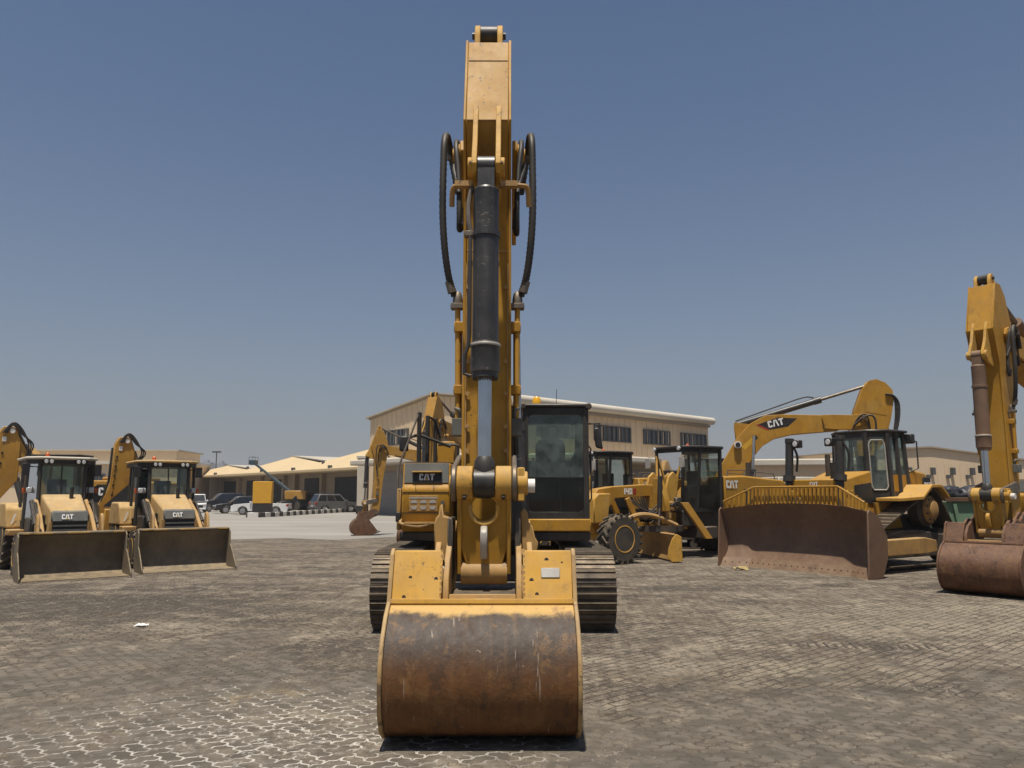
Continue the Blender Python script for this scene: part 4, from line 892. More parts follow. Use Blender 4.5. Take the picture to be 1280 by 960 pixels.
excavator('excavator', 'excavator with black lettered side panel between the two backhoe loaders', (-14.6, 27.2, 0), R(-90), GX, bucket='bucket_brown', yel='yellow_far', dboom=-.5, dstick=1.35, decal=True, stickcyl=False)
# decal on the arching boom (right-hand side of that machine faces the camera)
def boom_decal(t, dboom):
    def Q(s, n, x=-.2075): f, z = boom_pt(s, n, dboom); return Vector((x, -f, z))
    pts = [(2.35, 1.46), (3.15, 1.36), (3.72, 1.03), (3.3, .92), (2.62, 1.12)]
    me = MB().add([Q(*p) for p in pts], [tuple(range(5))]); me.build('decal_panel', 'black_trim', t, smooth=0)
    MB().add([Q(2.35, 1.46, -.209), Q(2.43, 1.452, -.209), Q(2.70, 1.11, -.209), Q(2.62, 1.12, -.209)], [(0, 1, 2, 3)]).build('decal_stripe', 'logo_red', t, smooth=0)
    o = Q(2.70, 1.17, -.2085); u = (Q(3.45, .99, -.2085) - o).normalized(); up = Vector((1, 0, 0)).cross(u); up = -up if up.z < 0 else up
    mb = MB(); x = 0; h = .24; n = Vector((-1, 0, 0))
    for ch in 'CAT':
        for poly in LET[ch][0]:
            q = [o + u*((px+x)*h) + up*(pz*h) for px, pz in poly]; k = len(q)
            mb.add(q + [a + n*.005 for a in q], [tuple(range(k)), tuple(range(k, 2*k))] + [(i, (i+1) % k, (i+1) % k + k, i+k) for i in range(k)])
        x += LET[ch][1]
    mb.build('lettering', 'logo_white', t, smooth=0)
    MB().add([Q(1.55, 1.0), Q(2.02, 1.14), Q(2.05, .98), Q(1.58, .84)], [(0, 1, 2, 3)]).build('sticker', 'logo_yellow', t, smooth=0)
    MB().add([Q(2.06, 1.14), Q(2.18, 1.16), Q(2.2, 1.02), Q(2.08, .99)], [(0, 1, 2, 3)]).build('sticker', 'black_trim', t, smooth=0)
    g = MB(); q = Q(1.45, 1.12); g.cyl((-.2, q.y, q.z), (-.34, q.y, q.z), .13, n=18); g.build('boom_boss', 'white_paint', t); MB().cyl((-.34, q.y, q.z), (-.37, q.y, q.z), .085).build('pin_cap', 'black_trim', t)
boom_decal(ex_d, -.155)

# ================================================================== wheels
def wheel(parent, name, x, y, r, w, rim_r, tread=True, rim='yellow_dusty', lugs=18):
    g = MB(); g.lathe((x - w/2, y, r), (1, 0, 0), [(0, rim_r), (0.0, r*.86), (w*.1, r*.93), (w*.9, r*.93), (w, r*.86), (w, rim_r)], 26)
    if tread:
        for sgn in (-1, 1):
            for k in range(lugs):
                th = 2*math.pi*(k + (.5 if sgn > 0 else 0))/lugs; dth = .55/lugs*math.pi
                def pt(t_, rr, xx): return (x + xx, y + rr*math.sin(t_), r + rr*math.cos(t_))
                a0, a1 = th - dth*.5, th + dth*.5; sk = .26
                xo, xi = sgn*w*.51, sgn*w*.02
                g.add([pt(a0, r*.92, xo), pt(a1, r*.92, xo), pt(a1+sk, r*.92, xi), pt(a0+sk, r*.92, xi), pt(a0, r, xo*.98), pt(a1, r, xo*.98), pt(a1+sk, r, xi), pt(a0+sk, r, xi)],
                      [(0,3,2,1), (4,5,6,7), (0,1,5,4), (1,2,6,5), (2,3,7,6), (3,0,4,7)])
                g.add([pt(a0, r*.74, sgn*w*.49), pt(a1, r*.74, sgn*w*.49), pt(a1, r*.985, sgn*w*.53), pt(a0, r*.985, sgn*w*.53), pt(a0, r*.74, sgn*w*.4), pt(a1, r*.74, sgn*w*.4), pt(a1, r*.985, sgn*w*.4), pt(a0, r*.985, sgn*w*.4)],
                      [(0,1,2,3), (7,6,5,4), (0,4,5,1), (1,5,6,2), (2,6,7,3), (3,7,4,0)])
    o = g.build(name, 'tyre_rubber', parent)
    s_ = 1 if x > 0 else -1; g = MB()
    g.lathe((x + s_*w*.50, y, r), (-s_, 0, 0), [(w*.3, rim_r*.98), (-.006, rim_r*1.0), (-.008, rim_r*.93), (w*.10, rim_r*.82), (w*.14, rim_r*.42), (w*.04, rim_r*.36), (w*.04, rim_r*.10), (w*.9, rim_r*.1)], 24)
    for k in range(8):
        th = 2*math.pi*k/8; g.cyl((x + s_*w*.37, y + rim_r*.55*math.sin(th), r + rim_r*.55*math.cos(th)), (x + s_*w*.40, y + rim_r*.55*math.sin(th), r + rim_r*.55*math.cos(th)), rim_r*.05, n=6)
    g.build('rim', rim, o); return o

# ================================================================== backhoe loaders
def backhoe_loader(label, loc, rotz, boom_top=3.45, boom_lean=0., flip=0, steel='loader_bucket_steel'):
    t = thing('backhoe_loader', label, 'backhoe loader', loc, rotz, 'backhoe loaders'); t.scale = (.87, 1, 1)
    X = MB; Y1, Y2 = 'yellow_far', 'yellow_bleached'
    # wheels
    for sx in (-1, 1):
        wheel(t, 'front_wheel', sx*.93, -1.05, .47, .34, .27); wheel(t, 'rear_wheel', sx*.93, 1.15, .72, .46, .42)
        f = X(); f.side([(-.35, 1.02), (-.42, 1.48), (-.62, 1.62), (-1.6, 1.62), (-1.9, 1.30), (-1.9, 1.0)], *sorted((sx*.78, sx*1.18))); f.build('rear_fender', Y2, t, bevel=.04, seg=2)
        f = X(); f.add([(sx*1.0 - .05, .349, 1.12), (sx*1.0 - .01, .349, 1.12), (sx*1.0 + .07, .349, 1.36), (sx*1.0 + .03, .349, 1.36)], [(0,1,2,3)]); f.build('fender_stripe', 'logo_white', t, smooth=0)
        f = X(); f.box(*sorted((sx*.70, sx*1.16)), -.2, .36, .86, 1.0); f.build('step', 'yellow_worn', t, bevel=.02)
    c = X(); c.box(-.42, .42, -1.5, 1.9, .45, .85); c.box(-.7, .7, -1.15, -.95, .38, .55); c.build('chassis', 'dark_steel', t, bevel=.03)
    # hood and grille
    h = X(); h.hexa([(-.46, -1.72, .9), (.46, -1.72, .9), (.50, -.42, .9), (-.50, -.42, .9)], [(-.41, -1.66, 1.44), (.41, -1.66, 1.44), (.50, -.42, 1.84), (-.50, -.42, 1.84)]); hood = h.build('hood', Y2, t, bevel=.05, seg=2)
    g = X(); g.hexa([(-.44, -1.80, 1.20), (.44, -1.80, 1.20), (.44, -1.66, 1.20), (-.44, -1.66, 1.20)], [(-.42, -1.73, 1.45), (.42, -1.73, 1.45), (.42, -1.6, 1.46), (-.42, -1.6, 1.46)]); g.build('grille_panel', 'grey_panel', hood, bevel=.03)
    g = X(); g.box(-.40, .40, -1.77, -1.7, .68, 1.195); g.build('grille', 'black_trim', hood)
    for k in range(5): X().box(-.39, .39, -1.80, -1.765, .72 + k*.095, .755 + k*.095).build('grille_slat', 'grey_panel', hood)
    g = X(); g.box(-.46, -.41, -1.79, -1.68, .6, 1.2); g.build('grille_post', 'yellow_worn', hood); g = X(); g.box(.41, .46, -1.79, -1.68, .6, 1.2); g.build('grille_post', 'yellow_worn', hood)
    logo(t, (-.20, -1.797, 1.265), (1, 0, 0), .115, plate=Vector((0, .07, .25)).normalized())
    g = X(); g.cyl((.18, -.75, 1.7), (.18, -.75, 2.0), .05); g.build('exhaust_stack', 'black_paint', t)
    for sx in (-1, 1): X().box(*sorted((sx*.47, sx*.80)), -.9, -.15, .55, 1.28).build('side_cover', 'black_paint', t, bevel=.03); X().box(*sorted((sx*.505, sx*.52)), -1.4, -.5, .95, 1.35).build('engine_cover', 'black_paint', t)
    # cab: pillars, roof, panes
    z0, z1 = .95, 2.66; cb = X()
    for x0, y0, x1, y1 in ((-.82, -.18, -.60, -.35), (.82, -.18, .60, -.35)): pass
    def pil(a, b, r=.05): cb.tube([a, b], r, 6)
    pil((-.56, -.46, 1.3), (-.56, -.36, z1)); pil((.56, -.46, 1.3), (.56, -.36, z1)); pil((-.82, -.1, z0), (-.80, -.08, z1)); pil((.82, -.1, z0), (.80, -.08, z1))
    pil((-.84, .5, z0), (-.82, .5, z1)); pil((.84, .5, z0), (.82, .5, z1)); pil((-.74, 1.3, 1.3), (-.72, 1.25, z1)); pil((.74, 1.3, 1.3), (.72, 1.25, z1))
    cb.box(-.58, .58, -.50, -.38, 1.24, 1.44); cb.box(-.80, .80, -.10, 1.2, .82, 1.0); cb.box(-.85, -.56, -.12, -.06, z0, 1.2); cb.box(.56, .85, -.12, -.06, z0, 1.2)
    cb.plan([(-.60, -.44), (.60, -.44), (.86, -.12), (.86, 1.3), (-.86, 1.3), (-.86, -.12)], z1 - .10, z1); cab = cb.build('cab', 'black_paint', t)
    r = X(); r.plan([(-.62, -.52), (.62, -.52), (.90, -.16), (.90, 1.36), (-.90, 1.36), (-.90, -.16)], z1 + .002, z1 + .075); r.build('cab_roof', 'yellow_bleached' if flip else 'eave_white', cab, bevel=.03, seg=2)
    p = X(); p.add([(-.55, -.45, 1.44), (.55, -.45, 1.44), (.55, -.37, z1 - .1), (-.55, -.37, z1 - .1)], [(0,1,2,3)]); p.build('windscreen', 'cab_glass', cab)
    for sx in (-1, 1):
        p = X(); p.add([(sx*.57, -.43, 1.25), (sx*.82, -.11, 1.25), (sx*.80, -.09, z1 - .1), (sx*.57, -.37, z1 - .1)], [(0,1,2,3)]); p.build('quarter_window', 'cab_glass_black', cab)
        p = X(); p.add([(sx*.83, -.06, 1.2), (sx*.84, .48, 1.2), (sx*.82, .48, z1 - .1), (sx*.81, -.05, z1 - .1)], [(0,1,2,3)]); p.build('door_window', 'cab_glass_black', cab)
        p = X(); p.add([(sx*.83, .52, 1.3), (sx*.75, 1.27, 1.3), (sx*.73, 1.23, z1 - .1), (sx*.82, .52, z1 - .1)], [(0,1,2,3)]); p.build('side_window', 'cab_glass_black', cab)
    p = X(); p.add([(-.70, 1.27, 1.35), (.70, 1.27, 1.35), (.70, 1.23, z1 - .1), (-.70, 1.23, z1 - .1)], [(0,1,2,3)]); p.build('rear_window', 'cab_glass_clear', cab)
    X().tube([(-.06, -.47, 1.46), (-.03, -.44, 2.0), (-.04, -.40, 2.52)], .018, 6).build('wiper', 'black_trim', cab)
    s = X(); s.box(-.24, .24, .3, .42, 1.5, 2.2); s.box(-.26, .26, -.1, .4, 1.38, 1.5); s.tube([(0, -.15, 1.0), (0, -.25, 1.65)], .04); s.lathe((0, -.26, 1.66), (0, -.5, 1), [(0, .19), (.03, .19)], 16); s.build('seat', 'seat_fabric', cab, bevel=.02)
    for x in (-.46, -.33, .33, .46):
        l = X(); l.lathe((x, -.50, z1 - .05), (0, -1, 0), [(0, .04), (.02, .06), (.08, .055)], 12); lo_ = l.build('roof_lamp', 'black_trim', cab); X().lathe((x, -.581, z1 - .05), (0, -1, 0), [(0, .048), (.006, .04)], 12).build('lamp_lens', 'lamp_glass', cab)
    b = X(); b.lathe((-.28, .4, z1 + .075), (0, 0, 1), [(0, .06), (.10, .055), (.13, .03)], 12); b.build('beacon', 'orange_lens', cab)
    for sx in (-1, 1):
        m = X(); m.box(*sorted((sx*.80, sx*.98)), -.34, -.28, 2.28, 2.56); m.tube([(sx*.82, -.12, 2.5), (sx*.88, -.28, 2.5)], .015); m.build('mirror', 'black_trim', t, bevel=.025, seg=2)
        m = X(); m.box(*sorted((sx*.70, sx*.84)), -.30, -.22, 1.86, 2.0); m.build('work_lamp', 'lamp_glass', t, bevel=.02); m = X(); m.box(*sorted((sx*.85, sx*.93)), -.27, -.22, 1.86, 1.98); m.build('turn_signal', 'orange_lens', t, bevel=.01)
        # loader arms and rams
        a = X(); a.side([(.28, 1.62), (.42, 1.72), (1.25, 1.36), (1.95, .86), (2.04, .5), (2.02, .30), (1.95, .30), (1.75, .66), (1.05, 1.12), (.30, 1.42)], *sorted((sx*.56, sx*.66))); a.build('loader_arm', 'yellow_worn', t, bevel=.015)
        a = X(); a.cyl((sx*.73, -.55, 1.66), (sx*.73, -1.30, 1.20), .055); a.cyl((sx*.73, -1.30, 1.20), (sx*.73, -1.42, 1.12), .066); lc = a.build('tilt_cylinder', 'black_paint', t); X().cyl((sx*.73, -1.42, 1.12), (sx*.73, -1.85, .85), .03).build('cylinder_rod', 'pin_steel', lc)
        a = X(); a.side([(1.62, .95), (1.70, 1.36), (1.80, 1.40), (1.90, 1.30), (2.05, .72), (1.98, .62), (1.85, .78)], *sorted((sx*.70, sx*.78))); a.build('tilt_lever', 'yellow_worn', t, bevel=.02)
        a = X(); a.side([(.42, .70), (.40, 1.66), (.55, 1.66), (.62, 1.0), (.7, .70)], *sorted((sx*.56, sx*.70))); a.build('loader_tower', 'dark_steel', t, bevel=.015)
        for k in range(3): hose(t, 'hose', [(sx*.60, -.45, 1.0), (sx*(.64 + k*.03), -.62, 1.55 + k*.06), (sx*(.66 + k*.03), -.95, 1.60 - k*.05), (sx*.66, -1.4, 1.25 - k*.05)], .017, k=5, rib=0)
        # stabiliser leg
        a = X(); a.box(*sorted((sx*1.12, sx*1.32)), 1.78, 1.98, .28, 1.42); st_ = a.build('stabiliser', Y1, t, bevel=.02); X().box(*sorted((sx*1.0, sx*1.11)), 1.80, 1.96, .5, 1.38).build('stabiliser_slide', 'black_paint', st_); X().box(*sorted((sx*1.04, sx*1.42)), 1.70, 2.06, .20, .27).build('stabiliser_pad', 'dark_steel', st_)
    X().box(-1.0, 1.0, 1.80, 1.98, .45, 1.0).build('stabiliser_frame', Y1, t, bevel=.02)
    # front bucket
    bk = X(); ou = [(2.30, .97), (2.12, .80), (2.08, .45), (2.16, .12), (2.35, .02), (3.02, .02)]; ii = [(3.02, .04), (2.36, .05), (2.19, .15), (2.115, .45), (2.15, .78), (2.32, .94)]
    bk.side(ou + ii, -1.2, 1.2); bo = bk.build('loader_bucket', steel, t, smooth=50)
    for sx in (-1, 1): X().side([(2.26, 1.0), (2.36, .99), (2.46, .92), (2.50, .60), (2.62, .52), (3.06, .10), (3.06, 0.0), (2.32, -.0), (2.12, .1), (2.05, .45), (2.09, .84)], *sorted((sx*1.202, sx*1.235))).build('bucket_side_plate', steel, bo, bevel=.008)
    X().side([(2.22, .975), (2.40, .96), (2.40, 1.0), (2.22, 1.015)], -1.2, 1.2).build('top_lip', steel, bo, bevel=.006)
    X().side([(2.86, .041), (3.12, .012), (3.12, .0), (2.86, .018)], -1.22, 1.22).build('cutting_edge', 'pin_steel', bo)
    for x in (-1.12, -.98, -.15, .9): X().box(x, x + (.28 if x < -1 else .5 if x < .5 else .25), -2.405, -2.385, .972, .995).build('worn_patch', 'yellow_dusty', bo)
    for k in range(9):
        x = -1.17 + k*2.34/8; X().box(x - .028, x + .028, -3.17, -3.02, -.004, .03).build('bucket_tooth', 'pin_steel', bo, bevel=.006)
    for sx in (-1, 1): X().side([(2.08, .25), (2.04, .5), (2.06, .75), (1.9, .6), (1.9, .3)], *sorted((sx*.70, sx*.76))).build('bucket_bracket', Y1, bo)
    # backhoe, slewed to the machine's right, boom upright
    k_ = X(); k_.box(-.95, -.45, 1.95, 2.3, .5, 1.15); k_.cyl((-.95, 2.12, .4), (-.95, 2.12, 1.25), .17); k_.build('king_post', Y1, t, bevel=.02)
    L = boom_lean; bt = boom_top
    L = L + .62
    bpf = [(-1.05, .62), (-1.25, .55), (-1.66, 1.2), (-1.95 + L, 2.0), (-1.86 + L, bt - .25), (-1.74 + L, bt - .04), (-1.55 + L, bt), (-1.38 + L, bt - .08), (-1.26 + L, bt - .45), (-1.26 + L, 2.2), (-1.34, 1.5), (-1.05, .85)]
    b_ = X(); b_.front(bpf, 1.96, 2.28); bb = b_.build('backhoe_boom', Y1, t, bevel=.015)
    for q in range(6): X().cyl((-1.66 + L*.7 + .02*q, 1.94, 1.55 + q*.27), (-1.66 + L*.7 + .02*q, 1.965, 1.55 + q*.27), .03, n=8).build('boom_bolt', 'black_trim', bb)
    for q in range(4): X().cyl((-1.84 + L + .01*q, 1.94, 1.9 + q*.3), (-1.84 + L + .01*q, 1.965, 1.9 + q*.3), .02, n=8).build('boom_bolt', 'black_trim', bb)
    X().box(-1.74 + L, -1.64 + L, 1.945, 1.958, bt - .42, bt - .30).build('boom_sticker', 'logo_white', bb)
    X().cyl((-1.50 + L, 1.92, bt - .14), (-1.50 + L, 2.32, bt - .14), .07).build('boom_pin', 'white_paint', bb)
    X().tube([(-1.93 + L*.5, 2.0, 1.1), (-1.98 + L, 2.0, 2.2), (-1.93 + L, 2.0, bt - .35)], .035).build('boom_ram', 'black_paint', t)
    d_ = X(); d_.front([(-1.42 + L, bt - .10), (-1.30 + L, bt - .30), (-.2, 2.35), (.3, 1.6), (.1, 1.5), (-.4, 2.0), (-1.40 + L, bt - .62)], 2.0, 2.24); d_.build('dipper', Y1, t, bevel=.012)
    a = Vector((-1.42 + L, 2.12, bt + .02)); b = Vector((-.35, 2.12, 2.62)); m = a.lerp(b, .5)
    r_ = X(); r_.cyl(a, m, .035); r_.cyl(m, b, .07); r_.build('dipper_ram', 'black_paint', t)
    for q in range(3): hose(t, 'hose', [(-1.75 + L + q*.05, 1.93, bt - .2), (-1.50 + L, 1.92, bt + .07 - q*.03), (-1.25 + L, 1.93, bt - .1 - q*.06), (-1.05 + L + q*.06, 1.95, bt - .5), (-.6, 1.97, bt - .8 - q*.05)], .022, k=6, rib=0)
    return t
backhoe_loader('left backhoe loader, its bucket in front of a wheel with yellow rim', (-11.2, 19.3, 0), R(39), 3.62, -.12)
backhoe_loader('right backhoe loader of the pair, its bucket nearer the pale road', (-9.42, 21.2, 0), R(36.5), 3.5, .12, flip=1, steel='loader_bucket_tan')

# ================================================================== motor graders
def grader(label, loc, rotz, number=False):
    t = thing('motor_grader', label, 'motor grader', loc, rotz, 'motor graders'); X = MB; Y1, Y2 = 'yellow_paint', 'yellow_dusty'
    for sx in (-1, 1):
        wheel(t, 'front_wheel', sx*.95, -3.7, .66, .40, .36, lugs=20)
        for f in (-2.1, -3.65): wheel(t, 'rear_wheel', sx*1.0, -f, .66, .42, .36, lugs=20)
        X().side([(-1.6, .5), (-4.1, .5), (-4.1, .85), (-1.6, .85)], *sorted((sx*.62, sx*.76))).build('tandem_case', Y1, t, bevel=.03)
    X().box(-.75, .75, -3.82, -3.58, .58, .76).build('front_axle', Y1, t, bevel=.02)
    X().side([(4.05, 1.1), (4.1, 1.55), (3.75, 1.98), (3.2, 2.05), (1.9, 2.12), (1.35, 2.1), (.7, 1.55), (.7, 1.25), (1.2, 1.55), (1.8, 1.78), (3.1, 1.72), (3.45, 1.35), (3.55, .75), (3.85, .75)], -.16, .16).build('gooseneck_frame', Y1, t, bevel=.02)
    X().side([(4.12, 1.05), (4.12, 1.70), (3.95, 1.86), (3.5, 1.86), (3.62, 1.05)], -.42, .42).build('front_cover', Y2, t, bevel=.03)
    if number:
        tx = MB(); h = .17
        def dig(o, rects): 
            for a, b, c, d in rects: tx.box(.160, .166, o + a*h, o + b*h, 1.83 + c*h, 1.83 + d*h)
        dig(-2.78, [(.1, .35, 0, 1)]); dig(-2.70, [(0, .2, .35, 1), (.2, .45, .35, .55), (.45, .68, 0, 1)]); dig(-2.56, [(0, .2, 0, 1), (.42, .62, 0, 1), (.2, .42, 0, .2), (.2, .42, .8, 1)])
        tx.build('model_number', 'logo_white', t, smooth=0); X().box(.160, .166, -2.42, -2.30, 1.83, 2.0).build('badge', 'logo_red', t, smooth=0)
    # drawbar, circle, saddle and blade
    X().side([(3.5, .95), (3.5, 1.12), (1.2, 1.0), (1.2, .85)], -.10, .10).build('drawbar', Y1, t, bevel=.01)
    X().ring((0, -1.35, .78), (0, -1.35, .94), .78, .62, 28).build('turn_circle', 'dark_steel', t)
    X().front([(-.7, 1.35), (.75, 1.35), (.75, 1.7), (.5, 2.3), (.3, 2.3), (.2, 1.75), (-.2, 1.75), (-.3, 2.3), (-.5, 2.3), (-.7, 1.7)], -1.75, -1.55).build('saddle', Y1, t, bevel=.015)
    for sx in (-1, 1):
        a = X(); a.cyl((sx*.62, -1.78, 2.35), (sx*.60, -1.82, 1.45), .07); cy = a.build('lift_cylinder', 'black_paint', t); X().cyl((sx*.60, -1.82, 1.45), (sx*.58, -1.85, .95), .04).build('cylinder_rod', 'chrome', cy)
        X().tube([(sx*.35, -.9, 1.6), (sx*.42, -.85, 2.4), (sx*.55, -.72, 3.05)], .035).build('mirror_pole', Y2, t)
        m = X(); m.box(*sorted((sx*.60, sx*.78)), -.98, -.92, 2.62, 2.92); m.tube([(sx*.62, -.75, 2.98), (sx*.69, -.94, 2.94)], .014); m.build('mirror', 'silver_plate', t, bevel=.02)
    bl = [(0, .10), (.10, .02), (.16, .0), (.16, .03), (.06, .2), (.03, .4), (.09, .6), (.17, .70), (.14, .73), (.05, .62), (-.01, .42), (.0, .2)]
    g = X(); g.side(bl, -1.85, 1.85); bd = g.build('moldboard', 'yellow_worn', t, smooth=50); bd.location = (0, -1.35, .05); bd.rotation_euler = (0, 0, R(-26))
    for sx in (-1, 1): X().side([(-.05, 0), (.25, -.02), (.38, .1), (.34, .35), (.22, .62), (.10, .72), (-.03, .65)], *sorted((sx*1.852, sx*1.88))).build('end_bit', Y2, bd, bevel=.008)
    X().side([(-.06, .60), (.10, .66), (.08, .74), (-.10, .70)], -1.2, 1.2).build('slide_rail', Y1, bd)
    for k in range(5): hose(t, 'hose', [(.1*k - .2, -.8, 1.4), (.15*k - .3, -1.1, 1.9 - .05*k), (.12*k - .25, -1.5, 1.7), (.2*k - .4, -1.7, 1.2)], .025, k=5, rib=0)
    X().side([(1.9, .86), (1.9, 1.0), (.5, .96), (.5, .82)], .25, .42).build('side_shift_ram', Y2, t)
    for sx in (-1, 1): X().side([(2.5, .9), (2.9, 1.7), (2.75, 1.75), (2.3, .95)], *sorted((sx*.30, sx*.38))).build('drawbar_link', Y1, t, bevel=.01)
    X().box(-.28, .28, -1.15, -.75, .96, 1.30).build('circle_drive', Y2, t, bevel=.03); X().box(-.45, .45, -1.95, -1.8, 1.1, 1.42).build('valve_bank', 'dark_steel', t, bevel=.02)
    for k in range(6): hose(t, 'hose', [(.16, -2.6 + k*.12, 1.75), (.30, -2.4 + k*.1, 1.5 - .04*k), (.34, -1.95 + k*.05, 1.3), (.2, -1.6, 1.1)], .022, k=4, rib=0)
    X().tube(curve([(.45, -3.3, 1.0), (.5, -2.6, 1.25), (.55, -1.9, 1.2), (.75, -1.3, .95)], 6), .07, 8).build('blade_ram', 'yellow_worn', t)
    for k, (x, y, z) in enumerate(((.40, -1.2, 1.5), (.46, -.95, 1.62), (-.3, -1.2, 1.55), (.52, -1.45, 1.25))): X().box(x - .09, x + .09, y - .12, y + .12, z - .13, z + .13).build('hydraulic_block', ('yellow_worn', 'dark_steel', 'yellow_paint', 'yellow_worn')[k], t, bevel=.03)
    X().side([(1.5, 1.55), (1.25, 2.35), (1.05, 2.5), (.85, 2.35), (.95, 1.5)], .36, .44).build('control_tower', Y2, t, bevel=.02); X().side([(1.5, 1.55), (1.25, 2.35), (1.05, 2.5), (.85, 2.35), (.95, 1.5)], -.44, -.36).build('control_tower', Y2, t, bevel=.02)
    for k in range(4): hose(t, 'hose', [(.5, -.8, 1.3 + .1*k), (.62, -1.2, 1.45 + .05*k), (.58, -1.7, 1.6 - .1*k), (.45, -2.1, 1.3 - .05*k)], .022, k=5, rib=0)
    # access ladder
    ld = X(); ld.hexa([(.86, -.30, .55), (.95, -.30, .55), (.95, .0, .55), (.86, .0, .55)], [(.74, -1.15, 1.6), (.83, -1.15, 1.6), (.83, -.85, 1.6), (.74, -.85, 1.6)]); ld.build('ladder_plate', 'yellow_far', t, bevel=.01)
    X().side([(.8, .9), (.8, 1.38), (-1.1, 1.38), (-1.1, .9)], -.5, .5).build('main_frame', 'dark_steel', t, bevel=.03)
    X().box(-.3, .9, -.25, .3, .55, .9).build('belly_tank', 'dark_steel', t, bevel=.03)
    # cab
    z0, z1 = 1.36, 3.18; cab = X()
    cs = [(-.55, -.72), (.55, -.72), (.82, -.30), (.86, .55), (.62, .80), (-.62, .80), (-.86, .55), (-.82, -.30)]
    for i, (x, y) in enumerate(cs):
        k = .80 if y < 0 else .95; cab.tube([(x*k, y, z0), (x, y, z1)], .048, 6)
    cab.plan([(x*.86, y) for x, y in cs], z0 - .04, z0 + .06); cab.plan(cs, z1 - .10, z1); cab.plan([(x*.82, y) for x, y in cs[3:7]], z0 + .06, z0 + .75)
    cb_ = cab.build('cab', 'black_trim', t); X().plan([(x*1.10, y*1.10) for x, y in cs], z1 + .002, z1 + .09).build('cab_roof', 'black_trim', cb_, bevel=.03, seg=2)
    for i in range(8):
        a = cs[i]; b = cs[(i+1) % 8]; ka = .80 if a[1] < 0 else .95; kb = .80 if b[1] < 0 else .95; g = X()
        g.add([(a[0]*ka*.99, a[1]*.99, z0 + .06), (b[0]*kb*.99, b[1]*.99, z0 + .06), (b[0]*.99, b[1]*.99, z1 - .1), (a[0]*.99, a[1]*.99, z1 - .1)], [(0,1,2,3)]); g.build('window_pane', 'cab_glass_clear', cb_)
    s = X(); s.box(-.26, .26, .25, .36, 1.9, 2.55); s.box(-.26, .26, -.2, .3, 1.75, 1.9); s.box(-.2, .2, -.1, .2, 1.4, 1.75); s.box(-.38, -.28, -.3, .2, 1.7, 2.1); s.box(.28, .38, -.3, .2, 1.7, 2.1); s.build('seat', 'seat_fabric', cb_, bevel=.03)
    s = X(); s.tube([(0, -.4, 1.4), (0, -.5, 2.05)], .06); s.lathe((0, -.5, 2.06), (0, .6, 1), [(0, .2), (.03, .2)], 16); s.build('steering_column', 'black_trim', cb_)
    for x in (-.5, .5): X().lathe((x, -.82, z1 + .01), (0, -1, 0), [(0, .05), (.04, .065), (.07, .05)], 12).build('roof_lamp', 'lamp_glass', cb_)
    X().lathe((-.2, .3, z1 + .09), (0, 0, 1), [(0, .06), (.1, .05), (.13, .03)], 12).build('beacon', 'orange_lens', cb_)
    # engine hood
    h = X(); h.side([(-.98, 1.0), (-.98, 2.38), (-1.9, 2.42), (-3.9, 2.30), (-4.2, 2.1), (-4.2, 1.0)], -.62, .62); hd = h.build('engine_hood', 'yellow_paint', t, bevel=.05, seg=2)
    for k in range(6):
        X().box(.622, .63, 1.9 + k*.22, 2.05 + k*.22, 1.45, 2.0).build('louvre', 'black_trim', hd); X().box(-.63, -.622, 1.9 + k*.22, 2.05 + k*.22, 1.45, 2.0).build('louvre', 'black_trim', hd)
    logo(t, (.626, 1.06, 2.02), (0, 1, 0), .24)
    for sx in (-1, 1):
        X().tube([(sx*.55, 1.2, 2.38), (sx*.55, 1.25, 2.58), (sx*.55, 2.1, 2.58), (sx*.55, 2.15, 2.38)], .018).build('hand_rail', 'pin_steel', t); X().tube([(sx*.55, 2.5, 2.36), (sx*.55, 2.55, 2.54), (sx*.55, 3.5, 2.50), (sx*.55, 3.55, 2.32)], .018).build('hand_rail', 'pin_steel', t)
    X().cyl((.25, 2.6, 2.38), (.25, 2.6, 2.85), .07).build('exhaust_stack', 'dark_steel', t)
    return t
grader('grader with black cab and numbered yellow frame, beside the bulldozer blade', (5.35, 23.85, 0), R(-55), True)
grader('rear grader, half hidden between the centre excavator cab and the nearer grader', (3.05, 26.6, 0), R(-55))

